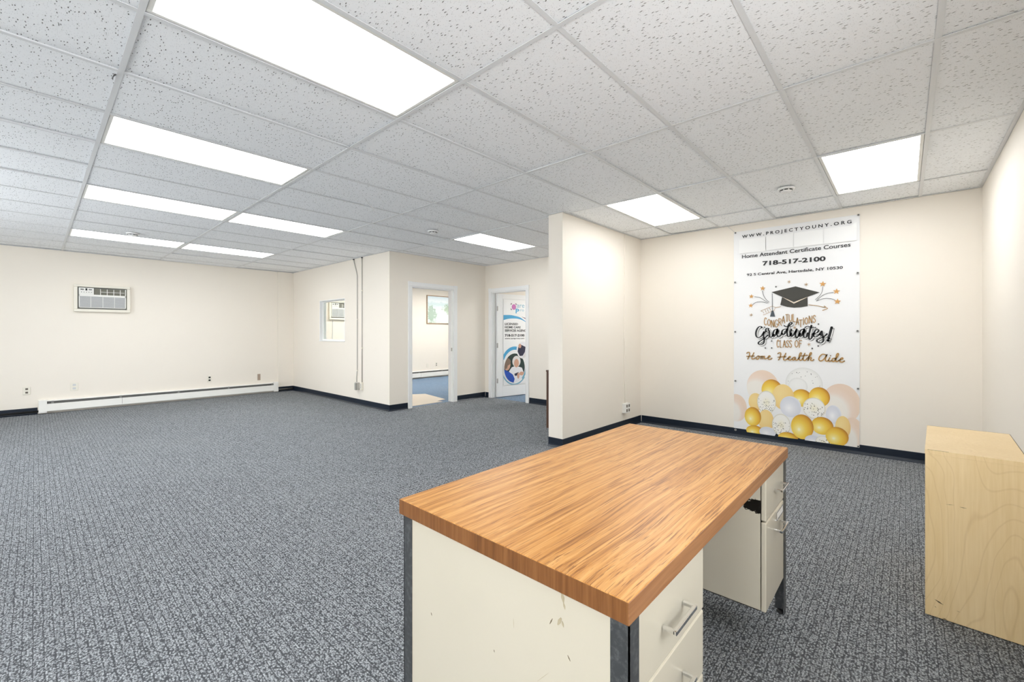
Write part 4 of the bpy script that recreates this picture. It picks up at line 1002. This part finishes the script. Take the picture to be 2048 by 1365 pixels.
# ---- poster on the open door
def pframe(s, t, k): return (s, -k, t)
PO = Print(leaf, pframe, .00012, .0022)
BLUE = mat('sky_blue_ink', (0.07, 0.36, 0.62, 1), .45); TEAL = mat('grey_blue_ink', (0.20, 0.42, 0.55, 1), .45); DKGREEN = mat('dark_green_ink', (0.02, 0.04, 0.035, 1), .5); ROYAL = mat('royal_blue_ink', (0.02, 0.08, 0.42, 1), .5)
SKIN = mat('skin_ink', (0.60, 0.34, 0.24, 1), .5); HAIRW = mat('white_hair_ink', (0.72, 0.70, 0.69, 1), .5); HAIRB = mat('brown_hair_ink', (0.22, 0.15, 0.11, 1), .5); NAVY = mat('navy_ink', (0.03, 0.03, 0.06, 1), .5); SHIRT = mat('white_shirt_ink', (0.76, 0.76, 0.79, 1), .5); MAGENTA = mat('orchid_ink', (0.55, 0.17, 0.44, 1), .5); PURPLE = mat('plum_ink', (0.16, 0.05, 0.13, 1), .5)
SH = 103
PX = (148, 802, 232, 1925)
MB().box(PX[0] / 1000, PX[1] / 1000, -.0020, .004, PX[2] / 1000, PX[3] / 1000).build('poster', M_SHEET, leaf)
pk = leaf.children[-1]
PO.root = pk
def sh(pts): return [(x + SH, y) for x, y in pts]
def pin(name, polys, m):
    polys = [q for q in (clip(p, *PX) for p in polys) if q]
    return PO.make(name, mm(polys), m) if polys else None
def pclip_ell(poly, cx, cy, rx, ry, n=48):
    """cut a printed patch to an oval (convex clipping)"""
    e = ellipse(cx, cy, rx, ry, n)
    for i in range(n):
        a, b_ = e[i], e[(i + 1) % n]; out = []
        def ins(p): return (b_[0] - a[0]) * (p[1] - a[1]) - (b_[1] - a[1]) * (p[0] - a[0]) >= 0
        for j, p in enumerate(poly):
            q = poly[(j + 1) % len(poly)]; ip, iq = ins(p), ins(q)
            if ip: out.append(p)
            if ip != iq:
                d1 = (b_[0] - a[0]) * (p[1] - a[1]) - (b_[1] - a[1]) * (p[0] - a[0]); d2 = (b_[0] - a[0]) * (q[1] - a[1]) - (b_[1] - a[1]) * (q[0] - a[0]); u = d1 / (d1 - d2)
                out.append((p[0] + (q[0] - p[0]) * u, p[1] + (q[1] - p[1]) * u))
        poly = out
        if len(poly) < 3: return []
    return poly
# logo: orchid disc in corner brackets, then the words
pin('logo_bracket', [q for x, y, dx, dy in ((330, 1854, 1, -1), (475, 1854, -1, -1), (330, 1722, 1, 1)) for q in ([(x, y), (x + dx * 38, y), (x, y + dy * 38)],)], PURPLE)
pin('logo_disc', [ellipse(409, 1783, 62, 62)], WHITEINK); pin('logo_disc', [ellipse(409, 1783, 55, 56)], MAGENTA)
pin('lettering', text_polys('are', 483, 682, 1773, 1778, 100, 0), TEAL)
pin('lettering', text_polys('P', 452, 545, 1660, 1660, 95, .03), BLUE); pin('lettering', text_polys('ro', 572, 672, 1702, 1702, 62, 0), TEAL)
SWA = sh([(40, 1615), (204, 1620), (342, 1604), (483, 1570), (666, 1466), (720, 1425)]); SWB = sh([(40, 1514), (159, 1542), (305, 1552), (436, 1544), (569, 1506), (720, 1410)])
a, b_ = smooth_line(SWA, 6), smooth_line(SWB, 6); n = min(len(a), len(b_))
pin('swoosh_print', [[a[i], b_[i], b_[i + 1], a[i + 1]] for i in range(n - 1)], BLUE)
pin('swoosh_print', [sh([(493, 1597), (608, 1569), (680, 1540), (680, 1515), (579, 1561)])], PURPLE)
for (body, x0, x1, y, cap, bold) in (('LICENSED', 78, 412, 1422, 42, .02), ('HOME CARE', 78, 478, 1358, 42, .02), ('SERVICES AGENCY', 78, 668, 1290, 44, .02), ('718-517-2100', 78, 579, 1193, 46, .03), ('www.careprony.com', 78, 574, 1142, 24, .02)):
    pin('lettering', text_polys(body, x0 + SH, x1 + SH, y, y, cap, bold + .012), INK)['kind'] = 'stuff'
RC = (427, 590)
def ring(cx, cy, ro, ri, ky, a0, a1, n=30): return [[(cx + r * math.cos(a), cy + r * ky * math.sin(a)) for r, a in ((ro, p), (ro, q), (ri, q), (ri, p))] for p, q in ((a0 + (a1 - a0) * i / n, a0 + (a1 - a0) * (i + 1) / n) for i in range(n))]
pin('ring_print', ring(RC[0], 612, 345, 285, 1.10, 1.15, 2.75), BLUE)
pin('ring_print', ring(RC[0], 600, 340, 315, 1.12, 3.1, 5.6), TEAL)
pin('ring_print', ring(RC[0], 600, 325, 285, 1.10, -.9, .25), TEAL)
E_ = (RC[0], 560, 262, 292)
pin('photo_print', [ellipse(*E_)], DKGREEN)
def ph(polys, m, e=E_):
    q = [r for r in (pclip_ell(p, *e) for p in polys) if r]
    if q: pin('photo_print', q, m)
ph([sh([(182, 502), (250, 578), (324, 596), (417, 584), (512, 558), (559, 459), (540, 300), (361, 250), (250, 300), (220, 400)])], SHIRT)
ph([ellipse(473, 690, 105, 112)], HAIRW); ph([ellipse(473, 655, 62, 85)], SKIN)
ph([sh([(315, 444), (427, 474), (408, 409), (333, 399)])], NAVY); ph([ellipse(605, 440, 60, 38)], SKIN); ph([ellipse(520, 400, 30, 60)], SKIN)
ph([ellipse(235, 640, 85, 120)], SKIN); ph([ellipse(232, 690, 95, 75)], HAIRB); ph([ellipse(200, 620, 50, 70)], HAIRB); ph([sh([(40, 540), (120, 520), (186, 487), (278, 431), (324, 341), (296, 270), (177, 240), (30, 300)])], ROYAL)
E2 = (643, 918, 152, 160)
pin('photo_print', [ellipse(643, 918, 168, 176)], WHITEINK); pin('photo_print', [ellipse(*E2)], SHIRT)
ph([sh([(493, 1023), (608, 977), (588, 873), (531, 801), (455, 796), (398, 886), (417, 980)])], NAVY, E2)
ph([ellipse(560, 1000, 38, 45)], SKIN, E2); ph([ellipse(744, 960, 30, 60)], PURPLE, E2); ph([sh([(531, 771), (608, 880), (690, 886), (690, 740)])], HAIRW, E2)
